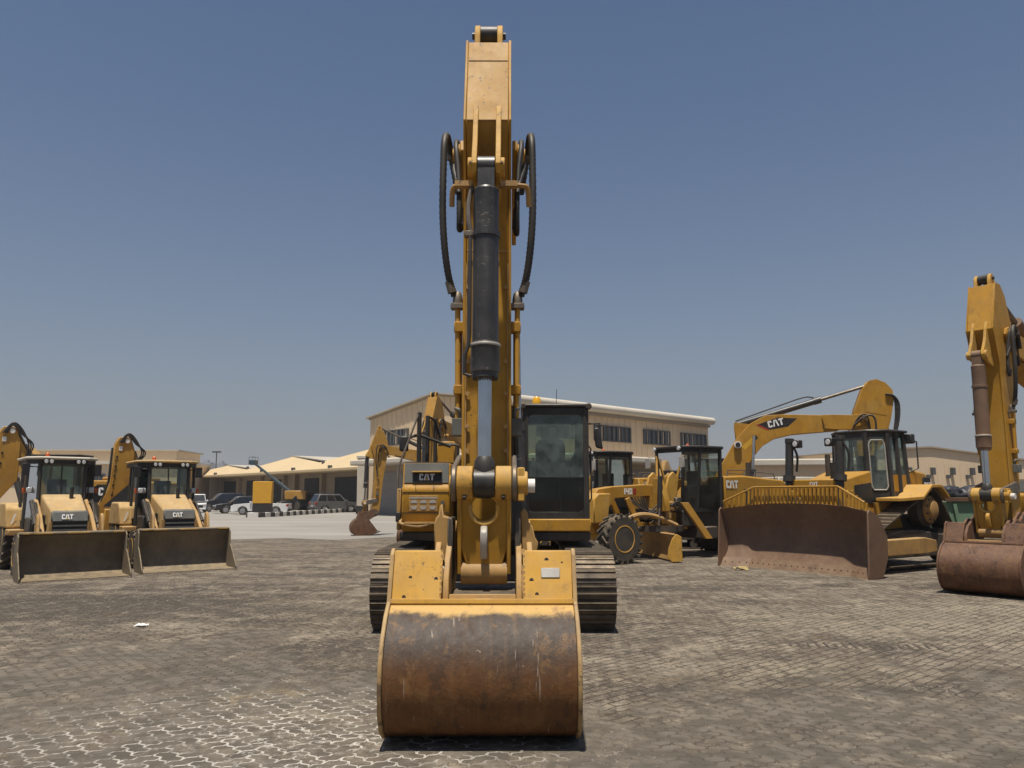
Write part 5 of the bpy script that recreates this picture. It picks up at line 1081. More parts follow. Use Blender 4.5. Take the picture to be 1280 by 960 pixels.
# ================================================================== bulldozer
def dozer(label, loc, rotz):
    t = thing('bulldozer', label, 'bulldozer', loc, rotz); X = MB; Y1, Y2 = 'yellow_paint', 'yellow_dusty'
    # high sprocket tracks
    for sx in (-1, 1):
        x = sx*1.12; Fr, Re, Sp = (1.55, .55), (-1.85, .55), (-1.0, 1.45); rr, rs = .46, .50
        loop = []
        def arc(c, r, a0, a1, n):
            for i in range(n + 1): a = a0 + (a1 - a0)*i/n; loop.append((c[0] + r*math.cos(a), c[1] + r*math.sin(a)))
        arc(Fr, rr, R(72), R(-90), 10); arc(Re, rr, R(-90), R(-205), 8); arc(Sp, rs, R(155), R(72), 8)
        loop.append(loop[0]); P3 = [Vector((0, -f, z)) for f, z in loop]; ac = [0]
        for a, b in zip(P3, P3[1:]): ac.append(ac[-1] + (b-a).length)
        n = round(ac[-1]/.215); pads = MB(); sm = shoe_mb(.58, ac[-1]/n); teeth = MB()
        for i in range(n):
            s_ = i*ac[-1]/n; k = max(j for j in range(len(ac)-1) if ac[j] <= s_ + 1e-9); d = (P3[k+1]-P3[k]).normalized(); p = P3[k] + d*(s_ - ac[k])
            ang = math.atan2(d.z, -d.y)                      # forward direction of travel in (f, z)
            Mx = Matrix.Translation((x, p.y, p.z)) @ Matrix.Rotation(-ang, 4, 'X')
            pads.add([Mx @ Vector(q) for q in sm.v], sm.f)
        tr = X(); tr.side([(1.5, .3), (1.6, .8), (.6, .95), (-.4, .95), (-1.8, .8), (-1.8, .3)], x - .2, x + .2); track = tr.build('track', 'dark_steel', t, bevel=.03)
        struct(pads.build('track_shoes', 'track_steel', track, smooth=0), 'stuff')
        for c, r, nm in ((Fr, rr, 'idler_wheel'), (Re, rr, 'idler_wheel'), (Sp, rs, 'drive_sprocket')):
            g = X(); g.lathe((x - sx*.24, -c[0], c[1]), (sx, 0, 0), [(0, r*.6), (.04, r*.90), (.30, r*.90), (.36, r*.80), (.40, r*.78)], 24); w2 = g.build(nm, 'dark_steel', track)
            hc = (x + sx*.162, -c[0], c[1]); X().lathe(hc, (sx, 0, 0), [(0, r*.70), (.05, r*.66), (.08, r*.45), (.14, r*.42), (.17, r*.2)], 24).build('wheel_hub', 'yellow_worn', track)
            tm = MB()
            for k in range(9): th = k*.698; tm.cyl((hc[0] + sx*.05, hc[1] + r*.56*math.cos(th), hc[2] + r*.56*math.sin(th)), (hc[0] + sx*.085, hc[1] + r*.56*math.cos(th), hc[2] + r*.56*math.sin(th)), .03, n=6)
            struct(tm.build('hub_bolts', 'dark_steel', track), 'stuff')
        X().side([(2.74, .42), (2.74, .78), (.2, .80), (-.35, .72), (-.35, .45), (.2, .42)], *sorted((sx*1.50, sx*1.72))).build('push_arm', 'yellow_worn', t, bevel=.02)
        X().cyl((sx*1.60, .0, .6), (sx*1.3, .0, .6), .16).build('trunnion', Y1, t)
        f_ = X(); f_.side([(.75, 1.66), (.75, 1.74), (-.35, 1.78), (-.85, 2.08), (-1.35, 2.08), (-1.75, 1.80), (-1.75, 1.72), (-1.35, 2.0), (-.85, 2.0), (-.35, 1.70)], *sorted((sx*.80, sx*1.48))); f_.build('track_fender', Y2, t, bevel=.01)
        X().side([(.7, .95), (.9, 1.62), (-.1, 1.66), (-.4, 1.0)], *sorted((sx*.80, sx*.86))).build('side_guard', Y1, t)
        a = X(); a.cyl((sx*1.35, -2.62, 1.35), (sx*1.45, -1.7, .85), .07); a.build('tilt_brace', Y1, t)
    X().side([(2.0, .55), (2.05, 1.2), (-2.0, 1.3), (-2.0, .6)], -.80, .80).build('hull', 'dark_steel', t, bevel=.03)
    # nose
    h = X(); h.hexa([(-.52, -2.15, 1.1), (.52, -2.15, 1.1), (.70, -.62, 1.1), (-.70, -.62, 1.1)], [(-.46, -2.05, 2.12), (.46, -2.05, 2.12), (.66, -.62, 2.42), (-.66, -.62, 2.42)]); hood = h.build('hood', Y1, t, bevel=.04, seg=2)
    X().hexa([(.60, -1.42, 1.6), (.705, -.68, 1.6), (.70, -.66, 1.6), (.59, -1.40, 1.6)], [(.585, -1.35, 2.05), (.682, -.70, 2.12), (.675, -.68, 2.12), (.57, -1.33, 2.05)]).build('decal_panel', 'black_trim', hood)
    X().box(-.75, .75, -2.22, -2.06, 1.95, 2.20).build('nose_bar', Y1, t, bevel=.03); logo(t, (-.12, -2.222, 2.03), (1, 0, 0), .10)
    X().cyl((-.2, -1.2, 2.3), (-.2, -1.2, 2.85), .07).build('exhaust_stack', 'dark_steel', t); X().cyl((.15, -1.5, 2.2), (.15, -1.5, 2.62), .10).build('air_cleaner', 'black_paint', t)
    for sx in (-1, 1):
        g = X(); g.cyl((sx*.72, -2.30, 1.35), (sx*.72, -2.22, 2.15), .10); g.cyl((sx*.72, -2.22, 2.15), (sx*.72, -2.20, 2.30), .16); g.cyl((sx*.72, -2.20, 2.3), (sx*.72, -2.12, 3.16), .105); g.cyl((sx*.72, -2.12, 3.14), (sx*.72, -2.11, 3.25), .12); g.tube(curve([(sx*.72 + .1, -2.16, 3.1), (sx*.72 + .2, -2.1, 2.8), (sx*.72 + .16, -2.1, 2.4)], 5), .03); g.build('lift_cylinder', 'black_paint', t)
        g = X(); g.box(*sorted((sx*.72 + (.14 if sx < 0 else -.14), sx*.72 + (.36 if sx < 0 else -.36))), -2.26, -2.06, 3.0, 3.20); lp_ = g.build('work_lamp', 'black_trim', t, bevel=.02); xx = sx*.72 + (.25 if sx < 0 else -.25); X().lathe((xx, -2.262, 3.10), (0, -1, 0), [(0, .07), (.01, .06)], 14).build('lamp_lens', 'lamp_glass', lp_)
        g = X(); g.box(*sorted((sx*.55, sx*.92)), -2.28, -1.95, 1.75, 1.93); g.build('cylinder_yoke', Y1, t, bevel=.02)
    # cab
    z0, z1 = 1.78, 3.42; cab = X(); cs = [(-.42, -.36), (.42, -.36), (.80, .10), (.80, .98), (-.80, .98), (-.80, .10)]
    for x, y in cs: cab.tube([(x, y, z0), (x*.93, y*.95, z1)], .065, 6)
    cab.tube([(.80, .55, z0), (.745, .53, z1)], .07, 6); cab.tube([(-.80, .55, z0), (-.745, .53, z1)], .07, 6)
    cab.plan(cs, z0 - .1, z0 + .12); cab.plan([(x*.93, y*.95) for x, y in cs], z1 - .12, z1); cb = cab.build('cab', 'black_paint', t)
    X().plan([(x*1.06, y*1.06) for x, y in cs], z1 + .002, z1 + .07).build('cab_roof', 'black_paint', cb, bevel=.025)
    for i, nm in enumerate(('windscreen', 'door_window', 'side_window', 'rear_window', 'side_window', 'door_window')):
        a, b = cs[i], cs[(i+1) % 6]; zz = z0 + (.55 if nm == 'side_window' or nm == 'windscreen' else .14); k = .985
        X().add([(a[0]*k, a[1]*k, zz), (b[0]*k, b[1]*k, zz), (b[0]*.925, b[1]*.94, z1 - .12), (a[0]*.925, a[1]*.94, z1 - .12)], [(0,1,2,3)]).build(nm, 'cab_glass', cb)
        if nm == 'side_window': X().add([(a[0]*k, a[1]*k, z0 + .1), (b[0]*k, b[1]*k, z0 + .1), (b[0]*k, b[1]*k, zz), (a[0]*k, a[1]*k, zz)], [(0,1,2,3)]).build('side_panel', 'yellow_paint', cb)
    for sx in (-1, 1):                                                       # pale gasket round the door pane
        a, b = Vector((sx*.42, -.36, 0)), Vector((sx*.80, .10, 0)); n = Vector((sx*.46, -.38, 0)).normalized()*.012; g = X()
        def dp(u, z): q = a.lerp(b, u); s = 1 - .07*(z - z0)/(z1 - z0); return (q.x*s + n.x, q.y*s + n.y, z)
        lp_ = [dp(.14, z0 + .25), dp(.24, z0 + .16), dp(.76, z0 + .16), dp(.86, z0 + .25), dp(.86, z1 - .30), dp(.76, z1 - .2), dp(.24, z1 - .2), dp(.14, z1 - .3), dp(.14, z0 + .25)]
        g.tube(lp_, .018, 6); g.build('door_gasket', 'silver_plate', cb)
    s = X(); s.box(-.26, .26, .3, .42, 2.1, 2.85); s.box(-.28, .28, -.1, .35, 1.98, 2.12); s.build('seat', 'seat_fabric', cb, bevel=.03)
    for sx in (-1, 1): X().box(*sorted((sx*.70, sx*.95)), .98, 1.2, 3.15, 3.40).build('rear_lamp', 'black_trim', t, bevel=.02)
    X().tube([(.8, 1.0, 3.3), (.98, 1.2, 3.2), (.98, 1.2, 2.5), (.82, 1.02, 2.4)], .02).build('rear_rail', 'black_paint', t)
    # rear fuel tank with its lettered plate
    f = X(); f.side([(-.98, 1.5), (-.98, 2.38), (-1.15, 2.48), (-1.9, 2.40), (-2.15, 2.2), (-2.15, 1.4)], -.80, .80); f.build('fuel_tank', Y1, t, bevel=.05, seg=2)
    X().box(.802, .83, 1.72, 2.14, 1.90, 2.28).build('name_plate', 'black_trim', t, bevel=.01); logo(t, (.831, 1.78, 2.0), (0, 1, 0), .145)
    X().cyl((.4, 1.4, 2.45), (.4, 1.4, 2.58), .09).build('filler_cap', 'pin_steel', t); X().box(-.5, .5, 2.15, 2.5, .7, 1.3).build('ripper_mount', Y1, t, bevel=.03)
    # blade: concave, wings turned in at the ends, spill guard along the top
    prof = [(3.20, .0), (3.12, .10), (2.86, .42), (2.76, .78), (2.80, 1.12), (2.98, 1.42), (3.14, 1.55)]
    def ring_(x, dx, dz): return [(x, -(f + dx), z*(1 + dz) ) for f, z in prof]
    st = [(-2.05, .34, -.06), (-1.55, .05, -.02), (-1.40, 0, 0), (-.7, 0, .035), (0, 0, .04), (.7, 0, .035), (1.40, 0, 0), (1.55, .05, -.02), (2.05, .34, -.06)]
    g = X(); vs = []
    for x, dx, dz in st: vs += ring_(x, dx, dz)
    m = len(prof); N = len(st); off = [(v[0], v[1] + .055, v[2]) for v in vs]; F = []
    for i in range(N-1):
        for j in range(m-1): a = i*m + j; F += [(a, a+m, a+m+1, a+1), (N*m + a, N*m + a+1, N*m + a+m+1, N*m + a+m)]
        F += [(i*m, N*m + i*m, N*m + (i+1)*m, (i+1)*m), (i*m+m-1, (i+1)*m+m-1, N*m + (i+1)*m+m-1, N*m + i*m+m-1)]
    for j in range(m-1): F += [(j, j+1, N*m+j+1, N*m+j), ((N-1)*m+j, N*m+(N-1)*m+j, N*m+(N-1)*m+j+1, (N-1)*m+j+1)]
    g.add(vs + off, F); bl = g.build('blade', 'brown_blade', t, smooth=40)
    for sx in (-1, 1):
        X().side([(3.62, .0), (3.60, .12), (3.50, 1.42), (3.42, 1.50), (3.0, 1.3), (2.72, .9), (2.74, .45), (3.0, .02)], *sorted((sx*2.052, sx*2.09))).build('blade_end_plate', 'brown_blade', bl, bevel=.01)
    for x0, x1, d0, d1 in ((-2.05, -1.4, .34, 0), (-1.398, 1.398, 0, 0), (1.4, 2.05, 0, .34)):
        X().hexa([(x0, -3.222 - d0, -.01), (x1, -3.222 - d1, -.01), (x1, -3.20 - d1, -.01), (x0, -3.20 - d0, -.01)], [(x0, -3.05 - d0, .22), (x1, -3.05 - d1, .22), (x1, -3.03 - d1, .22), (x0, -3.03 - d0, .22)]).build('cutting_edge', 'ram_brown', bl)
        bt = MB(); nb_ = int((x1 - x0)/.16)
        for k in range(nb_):
            u_ = (k + .5)/nb_; bt.cyl((x0 + (x1-x0)*u_, -3.125 - d0 - (d1-d0)*u_, .12), (x0 + (x1-x0)*u_, -3.145 - d0 - (d1-d0)*u_, .12), .016, n=6)
        struct(bt.build('edge_bolts', 'ram_brown', bl), 'stuff')
    def top(x):
        for (a, da, za), (b, db, zb) in zip(st, st[1:]):
            if a <= x <= b: k = (x-a)/(b-a); return -(3.12 + da + (db-da)*k), 1.55*(1 + za + (zb-za)*k)
    nb = 36; bh = {}
    bar = MB().box(-.022, .022, -.03, .03, 0, 1).mesh('guard_bar', Y1, 0)
    for k in range(nb):
        x = -1.98 + k*3.96/(nb-1); y, z = top(x); h_ = .44 if abs(x) < 1.25 else .44 - (abs(x)-1.25)*.36; bh[k] = (x, y + .03 - .10*h_, z + h_)
        o = link('guard_bar', bar, bl); o.location = (x, y + .06, z - .03); o.scale = (1, 1, h_ + .03); o.rotation_euler = (R(-6), 0, 0)
    def rl(k0, k1): 
        a, b = Vector(bh[k0]), Vector(bh[k1]); X().tube([a, b], .025, 6).build('guard_rail', Y1, bl)
    ks = [k for k in range(nb) if abs(bh[k][0]) < 1.25]; rl(ks[0], ks[-1]); rl(0, ks[0]); rl(ks[-1], nb-1)
    X().side([(2.62, .7), (2.62, 1.0), (2.2, 1.0), (2.2, .7)], -.9, .9).build('blade_frame', Y1, t, bevel=.02)
    return t
dz = dozer('large bulldozer with wide brown curved blade and yellow guard bars, right of the graders', (9.17, 20.52, 0), R(-56)); dz.scale = (1, .9, 1)
# ================================================================== buildings
def frame2(a, b):
    """local frame along a wall from a to b on the ground: u along, n outward (right of travel)"""
    a = Vector((*a, 0)); b = Vector((*b, 0)); u = (b-a).normalized(); n = Vector((u.y, -u.x, 0)); return a, u, n, (b-a).length
def wall_box(mb, fr, s0, s1, z0, z1, d0, d1):
    a, u, n, L = fr; q = [a + u*s0 + n*d0, a + u*s1 + n*d0, a + u*s1 + n*d1, a + u*s0 + n*d1]
    if d1 > d0: q = [q[3], q[2], q[1], q[0]]; q.reverse(); 
    mb.hexa([(p.x, p.y, z0) for p in q], [(p.x, p.y, z1) for p in q]); return mb
def wall_poly(mb, fr, pts, d0, d1):                    # (s, z) outline given thickness along n
    a, u, n, L = fr; k = len(pts); A = [a + u*s + n*d + Vector((0, 0, z)) for d in (d0, d1) for s, z in pts]
    mb.add(A, [tuple(range(k)), tuple(range(2*k-1, k-1, -1))] + [(i, (i+1) % k, (i+1) % k + k, i+k) for i in range(k)]); return mb
def ribs(root, fr, s0, s1, z0, z1, mat, step=1.0, hz=None):
    g = MB(); s = s0
    while s < s1: wall_box(g, fr, s, s + .10, z0, (hz(s) if hz else z1), .0, .045); s += step
    struct(g.build('cladding_ribs', mat, root, smooth=0), 'stuff')
def strip_window(root, fr, s0, s1, z0, z1, n):
    f = MB(); wall_box(f, fr, s0 - .08, s1 + .08, z0 - .1, z0, .0, .16); wall_box(f, fr, s0 - .08, s1 + .08, z1, z1 + .08, .0, .12)
    w_ = (s1 - s0) / n
    for i in range(n + 1): wall_box(f, fr, s0 + i*w_ - .09, s0 + i*w_ + .09, z0, z1, .0, .12)
    wf = f.build('window', 'window_frame_grey', root, smooth=0)
    for i in range(n): g = MB(); wall_box(g, fr, s0 + i*w_ + .1, s0 + (i+1)*w_ - .1, z0, z1, .012, .03); g.build('window_pane', 'window_pane_blue', wf, smooth=0)

# large warehouse behind the centre excavator
WA, WB, WC = (.3, 60.0), (19.8, 78.0), (-13.8, 75.2)
wh = thing('warehouse', 'large beige warehouse with strip windows and rounded white eaves behind the centre excavator', 'warehouse')
FL = frame2(WA, WB); FG = frame2(WC, WA); EZ = 9.2; APZ = 10.6
g = MB(); wall_box(g, FL, 0, FL[3], -.2, EZ, -.3, 0); g.build('long_wall', 'wall_beige', wh, smooth=0)
g = MB(); wall_poly(g, FG, [(0, -.2), (FG[3] - .02, -.2), (FG[3] - .02, EZ), (FG[3]/2, APZ), (0, EZ)], -.3, .0); g.build('gable_wall', 'wall_beige', wh, smooth=0)
BK = frame2((WB[0] + (WC[0]-WA[0]), WB[1] + (WC[1]-WA[1])), WC); g = MB(); wall_box(g, BK, 0, BK[3] - .02, -.2, EZ, -.3, 0); g.build('far_wall', 'wall_beige', wh, smooth=0)
RG = frame2(WB, (WB[0] + (WC[0]-WA[0]), WB[1] + (WC[1]-WA[1]))); g = MB(); wall_poly(g, RG, [(.02, -.2), (RG[3], -.2), (RG[3], EZ), (RG[3]/2, APZ), (.02, EZ)], -.3, .0); g.build('gable_wall', 'wall_beige', wh, smooth=0)
a, u, n, L = FL; ug = FG[1]; hw = FG[3]/2; C0 = Vector((*WC, 0))
g = MB()
for s0, s1, z0, z1 in ((-.35, hw, EZ + .12, APZ + .17), (hw, 2*hw + .35, APZ + .17, EZ + .12)):
    p0 = C0 + ug*s0 - u*.4; p1 = C0 + ug*s1 - u*.4; p2 = p1 + u*(L + .8); p3 = p0 + u*(L + .8)
    T = [(p0.x, p0.y, z0), (p1.x, p1.y, z1), (p2.x, p2.y, z1), (p3.x, p3.y, z0)]; g.hexa([(x, y, z - .12) for x, y, z in T], T)
g.build('roof', 'roof_metal', wh, smooth=0)
g = MB(); q0 = a - u*.4 + n*.30; q1 = a + u*(L + .4) + n*.30; g.cyl((q0.x, q0.y, EZ + .02), (q1.x, q1.y, EZ + .02), .36, n=16); g.build('eave_gutter', 'eave_white', wh, smooth=40)
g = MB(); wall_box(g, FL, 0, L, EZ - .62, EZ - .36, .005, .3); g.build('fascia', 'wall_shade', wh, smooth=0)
for s0, s1, z in ((-.1, hw, 0), (hw, 2*hw + .1, 0)):
    g = MB(); za = EZ + (APZ - EZ)*(s0/hw if s0 < hw - .1 else (2*hw - s0)/hw); zb = EZ + (APZ - EZ)*(s1/hw if s1 <= hw else (2*hw - s1)/hw)
    wall_poly(g, FG, [(s0, za - .12), (s1, zb - .12), (s1, zb + .1), (s0, za + .1)], .004, .14); g.build('verge_trim', 'wall_shade', wh, smooth=0)
ribs(wh, FL, .5, L - .3, 5.2, EZ - .65, 'wall_beige', .8); ribs(wh, FG, .4, 2*hw - .4, 5.6, EZ, 'wall_beige', .8, hz=lambda s: EZ - .2 + (APZ - EZ)*(1 - abs(s - hw)/hw))
for s0, s1, np_ in ((2.3, 6.4, 7), (9.2, 14.0, 8), (16.0, 19.9, 6), (21.8, 26.0, 6)): strip_window(wh, FL, s0, s1, 6.55, 7.75, np_)
for s0, s1, np_ in ((2.6, 6.4, 7), (9.0, 13., 7), (15, 19, 7)): strip_window(wh, FG, s0, s1, 6.5, 7.8, np_)
# canopies on both sides, with doors below
for fr, s0, s1 in ((FL, 1.2, 20.5), (FG, 1.0, 2*hw - 1.)):
    g = MB(); wall_box(g, fr, s0, s1, 4.55, 5.05, .05, 2.8); g.build('canopy', 'eave_white', wh, bevel=.12, seg=2, smooth=40)
    g = MB(); wall_box(g, fr, s0 + .3, s1 - .3, .0, 4.5, .005, .06); g.build('canopy_shade_sheet', 'wall_shade', wh, smooth=0)  # thin darker sheet, shade below the canopy put into its colour
    for k in range(3):
        d0 = s0 + 1.2 + k*(s1 - s0 - 2)/3; g = MB(); wall_box(g, fr, d0, d0 + 4.2, 0, 4.0, .07, .14); dr = g.build('roller_door', 'shutter_grey', wh, smooth=0)
        for j in range(12): g = MB(); wall_box(g, fr, d0 + .06, d0 + 4.14, .1 + j*.32, .34 + j*.32, .141, .165); g.build('door_slat', 'shutter_grey', dr, smooth=0)
# left row of gabled sheds with a long shaded porch
sh = thing('shed_row', 'row of low cream gabled sheds with a shaded porch behind the parked cars', 'shed')
LF = frame2((-53.0, 128.4), (-10.4, 77.2)); L2 = LF[3]
PK = [(0, 5.6), (10.5, 6.4), (22.0, 5.5), (32.5, 7.0), (44.5, 5.8), (56.0, 7.5), (L2, 6.6)]
g = MB(); a_, u_, n_, _ = LF
for (s0, z0), (s1, z1) in zip(PK, PK[1:]):
    q = [a_ + u_*s - n_*(d_) + Vector((0, 0, z)) for s, z, d_ in ((s0, 4.955, 0), (s1, 4.955, 0), (s1, z1, (z1 - 4.9)*1.5), (s0, z0, (z0 - 4.9)*1.5))]
    g = MB(); g.hexa([q[0] - Vector((0, 0, .15)), q[1] - Vector((0, 0, .15)), q[1] - n_*.2 - Vector((0, 0, .15)), q[0] - n_*.2 - Vector((0, 0, .15))] if False else [p - Vector((0, 0, .12)) - n_*.1 for p in q], q); g.build('front_slope', 'wall_cream', sh, smooth=0)  # gable faces leaned back so that they catch the high sun
g = MB(); wall_box(g, LF, 0, L2, -.2, 4.9, -3.2, -3.0); g.build('porch_wall', 'wall_shade', sh, smooth=0)  # porch shade is put into this wall's colour as well
g = MB(); wall_box(g, LF, -.3, L2, 4.55, 4.95, -3.0, .35); g.build('porch_canopy', 'wall_cream', sh, bevel=.08, smooth=40)
for (s0, z0), (s1, z1) in zip(PK, PK[1:]):
    g = MB(); wall_poly(g, LF, [(s0, z0 + .01), (s1, z1 + .01), (s1, z1 + .16), (s0, z0 + .16)], -26, -(max(z0, z1) - 4.9)*1.5); g.build('roof', 'roof_metal', sh, smooth=0)
for s0, w_ in ((7.5, 5.), (17, 3.), (25.5, 4.5), (37, 4.), (45.5, 6.2), (55, 4.)):
    g = MB(); wall_box(g, LF, s0, s0 + w_, 0, 4.0, -2.99, -2.9); g.build('doorway', 'door_dark', sh, smooth=0)
for s0 in (6.0, 14.5, 23, 31, 34.6, 42.5, 52.6, 60): g = MB(); wall_box(g, LF, s0, s0 + .5, 0, 4.55, -2.98, -2.4); g.build('pier', 'wall_shade', sh, smooth=0)
for s0 in (22.0, 46.0): g = MB(); wall_box(g, LF, s0 - .12, s0 + .12, 4.96, 5.95, -1.2, -.9); g.build('downpipe', 'window_frame_grey', sh, smooth=0)
for s0 in (12., 30., 40, 50.): g = MB(); wall_box(g, LF, s0, s0 + .5, 4.96, 5.25, .0, .34); g.build('flood_lamp', 'window_frame_grey', sh, smooth=0)
pr = thing('gate_pier', 'tall cream pier at the right end of the sheds beside the smallest excavator', 'pier', (-14.75, 77.5, 0))
MB().box(-.5, .5, -.8, .8, 0, 5.4).build('pier_body', 'eave_white', pr, bevel=.05); MB().box(-.6, .6, -.9, .9, 5.402, 5.7).build('pier_cap', 'eave_white', pr, bevel=.04); MB().box(-.53, .53, -.83, .83, 0, .8).build('pier_base', 'totem_black', pr, bevel=.02)
# long building behind the loaders
lb = thing('long_building', 'long beige flat roofed building behind the two backhoe loaders', 'building')
LB = frame2((-90, 111), (-48.6, 113)); L3 = LB[3]
g = MB(); wall_box(g, LB, 0, L3, -.2, 6.3, -14, 0); g.build('wall', 'wall_beige', lb, smooth=0); g = MB(); wall_box(g, LB, -.4, L3 + .4, 6.3, 6.75, -14, .5); g.build('roof_edge', 'eave_white', lb, smooth=0)
g = MB(); wall_box(g, LB, 6, L3 - 1, 6.76, 8.3, -12, -2); g.build('upper_storey', 'wall_beige', lb, smooth=0); g = MB(); wall_box(g, LB, 5.6, L3 - .6, 8.3, 8.5, -12.4, -1.6); g.build('upper_roof', 'roof_metal', lb, smooth=0)
for k in range(6): strip_window(lb, LB, 3 + k*6.3, 6 + k*6.3, 3.6, 4.8, 4)
# right-hand buildings
rb = thing('gabled_warehouse', 'beige gabled warehouse with small wall lamps behind the green skip', 'warehouse')
RF = frame2((40.5, 86), (68, 92)); L4 = RF[3]
g = MB(); wall_poly(g, RF, [(0, -.2), (L4, -.2), (L4, 4.9), (L4*.24, 7.1), (0, 6.75)], -16, 0); g.build('wall', 'wall_beige', rb, smooth=0); g = MB(); wall_poly(g, RF, [(-.2, 6.74), (L4*.24, 7.12), (L4 + .2, 4.9), (L4 + .2, 5.08), (L4*.24, 7.3), (-.2, 6.92)], -16.3, .25); g.build('roof_edge', 'wall_shade', rb, smooth=0)
ribs(rb, RF, .5, 20, 0, 5.4, 'wall_beige', 1.0)
for s0 in (3.6, 6.6, 9.2, 11.8): g = MB(); wall_box(g, RF, s0, s0 + .35, 4.1, 4.9, .05, .5); g.build('wall_lamp', 'window_frame_grey', rb, smooth=0); g = MB(); wall_box(g, RF, s0 - .6, s0 - .2, 3.7, 4.1, .05, .35); g.build('wall_lamp', 'window_frame_grey', rb, smooth=0)
lw = thing('low_warehouse', 'long low building with white eave behind the lettered excavator boom', 'warehouse')
LW = frame2((24.5, 92), (40.2, 89)); L5 = LW[3]
g = MB(); wall_box(g, LW, 0, L5, -.2, 5.2, -10, 0); g.build('wall', 'wall_beige', lw, smooth=0); g = MB(); wall_box(g, LW, -.3, L5 + .3, 5.2, 6.0, -10, .6); g.build('eave', 'eave_white', lw, bevel=.15, seg=2, smooth=40)
g = MB(); wall_box(g, LW, .5, L5 - .5, 0, 3.8, .005, .05); g.build('eave_shade_sheet', 'wall_shade', lw, smooth=0)  # darker sheet over the wall, painted as the shade below the eave
wc = thing('portable_cabin', 'small white portable cabin behind the bulldozer hood', 'cabin', (18.6, 52, 0), R(12))
MB().box(-1.6, 1.6, -1.2, 1.2, .3, 3.0).build('cabin_wall', 'eave_white', wc, bevel=.04); MB().box(-1.2, .2, -1.225, -1.2, 1.3, 2.3).build('cabin_window', 'window_pane_blue', wc); MB().box(.5, 1.3, -1.22, -1.2, .35, 2.4).build('cabin_door', 'shutter_grey', wc)
for x in (-1.4, 1.4): MB().box(x - .2, x + .2, -.9, .9, 0, .3).build('skid', 'dark_steel', wc)
# far towers
for k, (px, w_, hh, dd) in enumerate(((257, 15, 42, 950), (268, 9, 38, 1000), (276.5, 9, 42, 980), (314, 12, 36, 1050))):
    X0 = (px - 640)/967*dd; tw = thing('tower_block', ('hazy grey tower block on the horizon, widest of its group', 'hazy tower block just left of the lamp mast', 'hazy tower block just right of the lamp mast', 'hazy tower block behind the raised lift basket')[k], 'tower', (X0, dd, 0), 0, 'distant tower blocks')
    W_ = w_/967*dd/2; MB().box(-W_, W_, 0, 14, 0, hh).build('tower_wall', 'tower_concrete', tw, smooth=0)
    for j in range(5): MB().box(-W_*.9, W_*.9, -.3, -.02, 8 + j*6.5, 11 + j*6.5).build('window_band', 'window_pane_blue', tw, smooth=0)
    MB().box(-W_*.4, W_*.4, 3, 10, hh + .01, hh + 3).build('plant_room', 'tower_concrete', tw, smooth=0)
lm = thing('lamp_mast', 'tall thin lamp mast above the sheds on the left', 'lamp post', (-49.5, 130, 0))
MB().cyl((0, 0, 0), (0, 0, 9.0), .14, .09, 8).build('mast', 'window_frame_grey', lm); MB().box(-.7, .7, -.15, .15, 8.9, 9.15).build('lamp_head', 'window_frame_grey', lm)

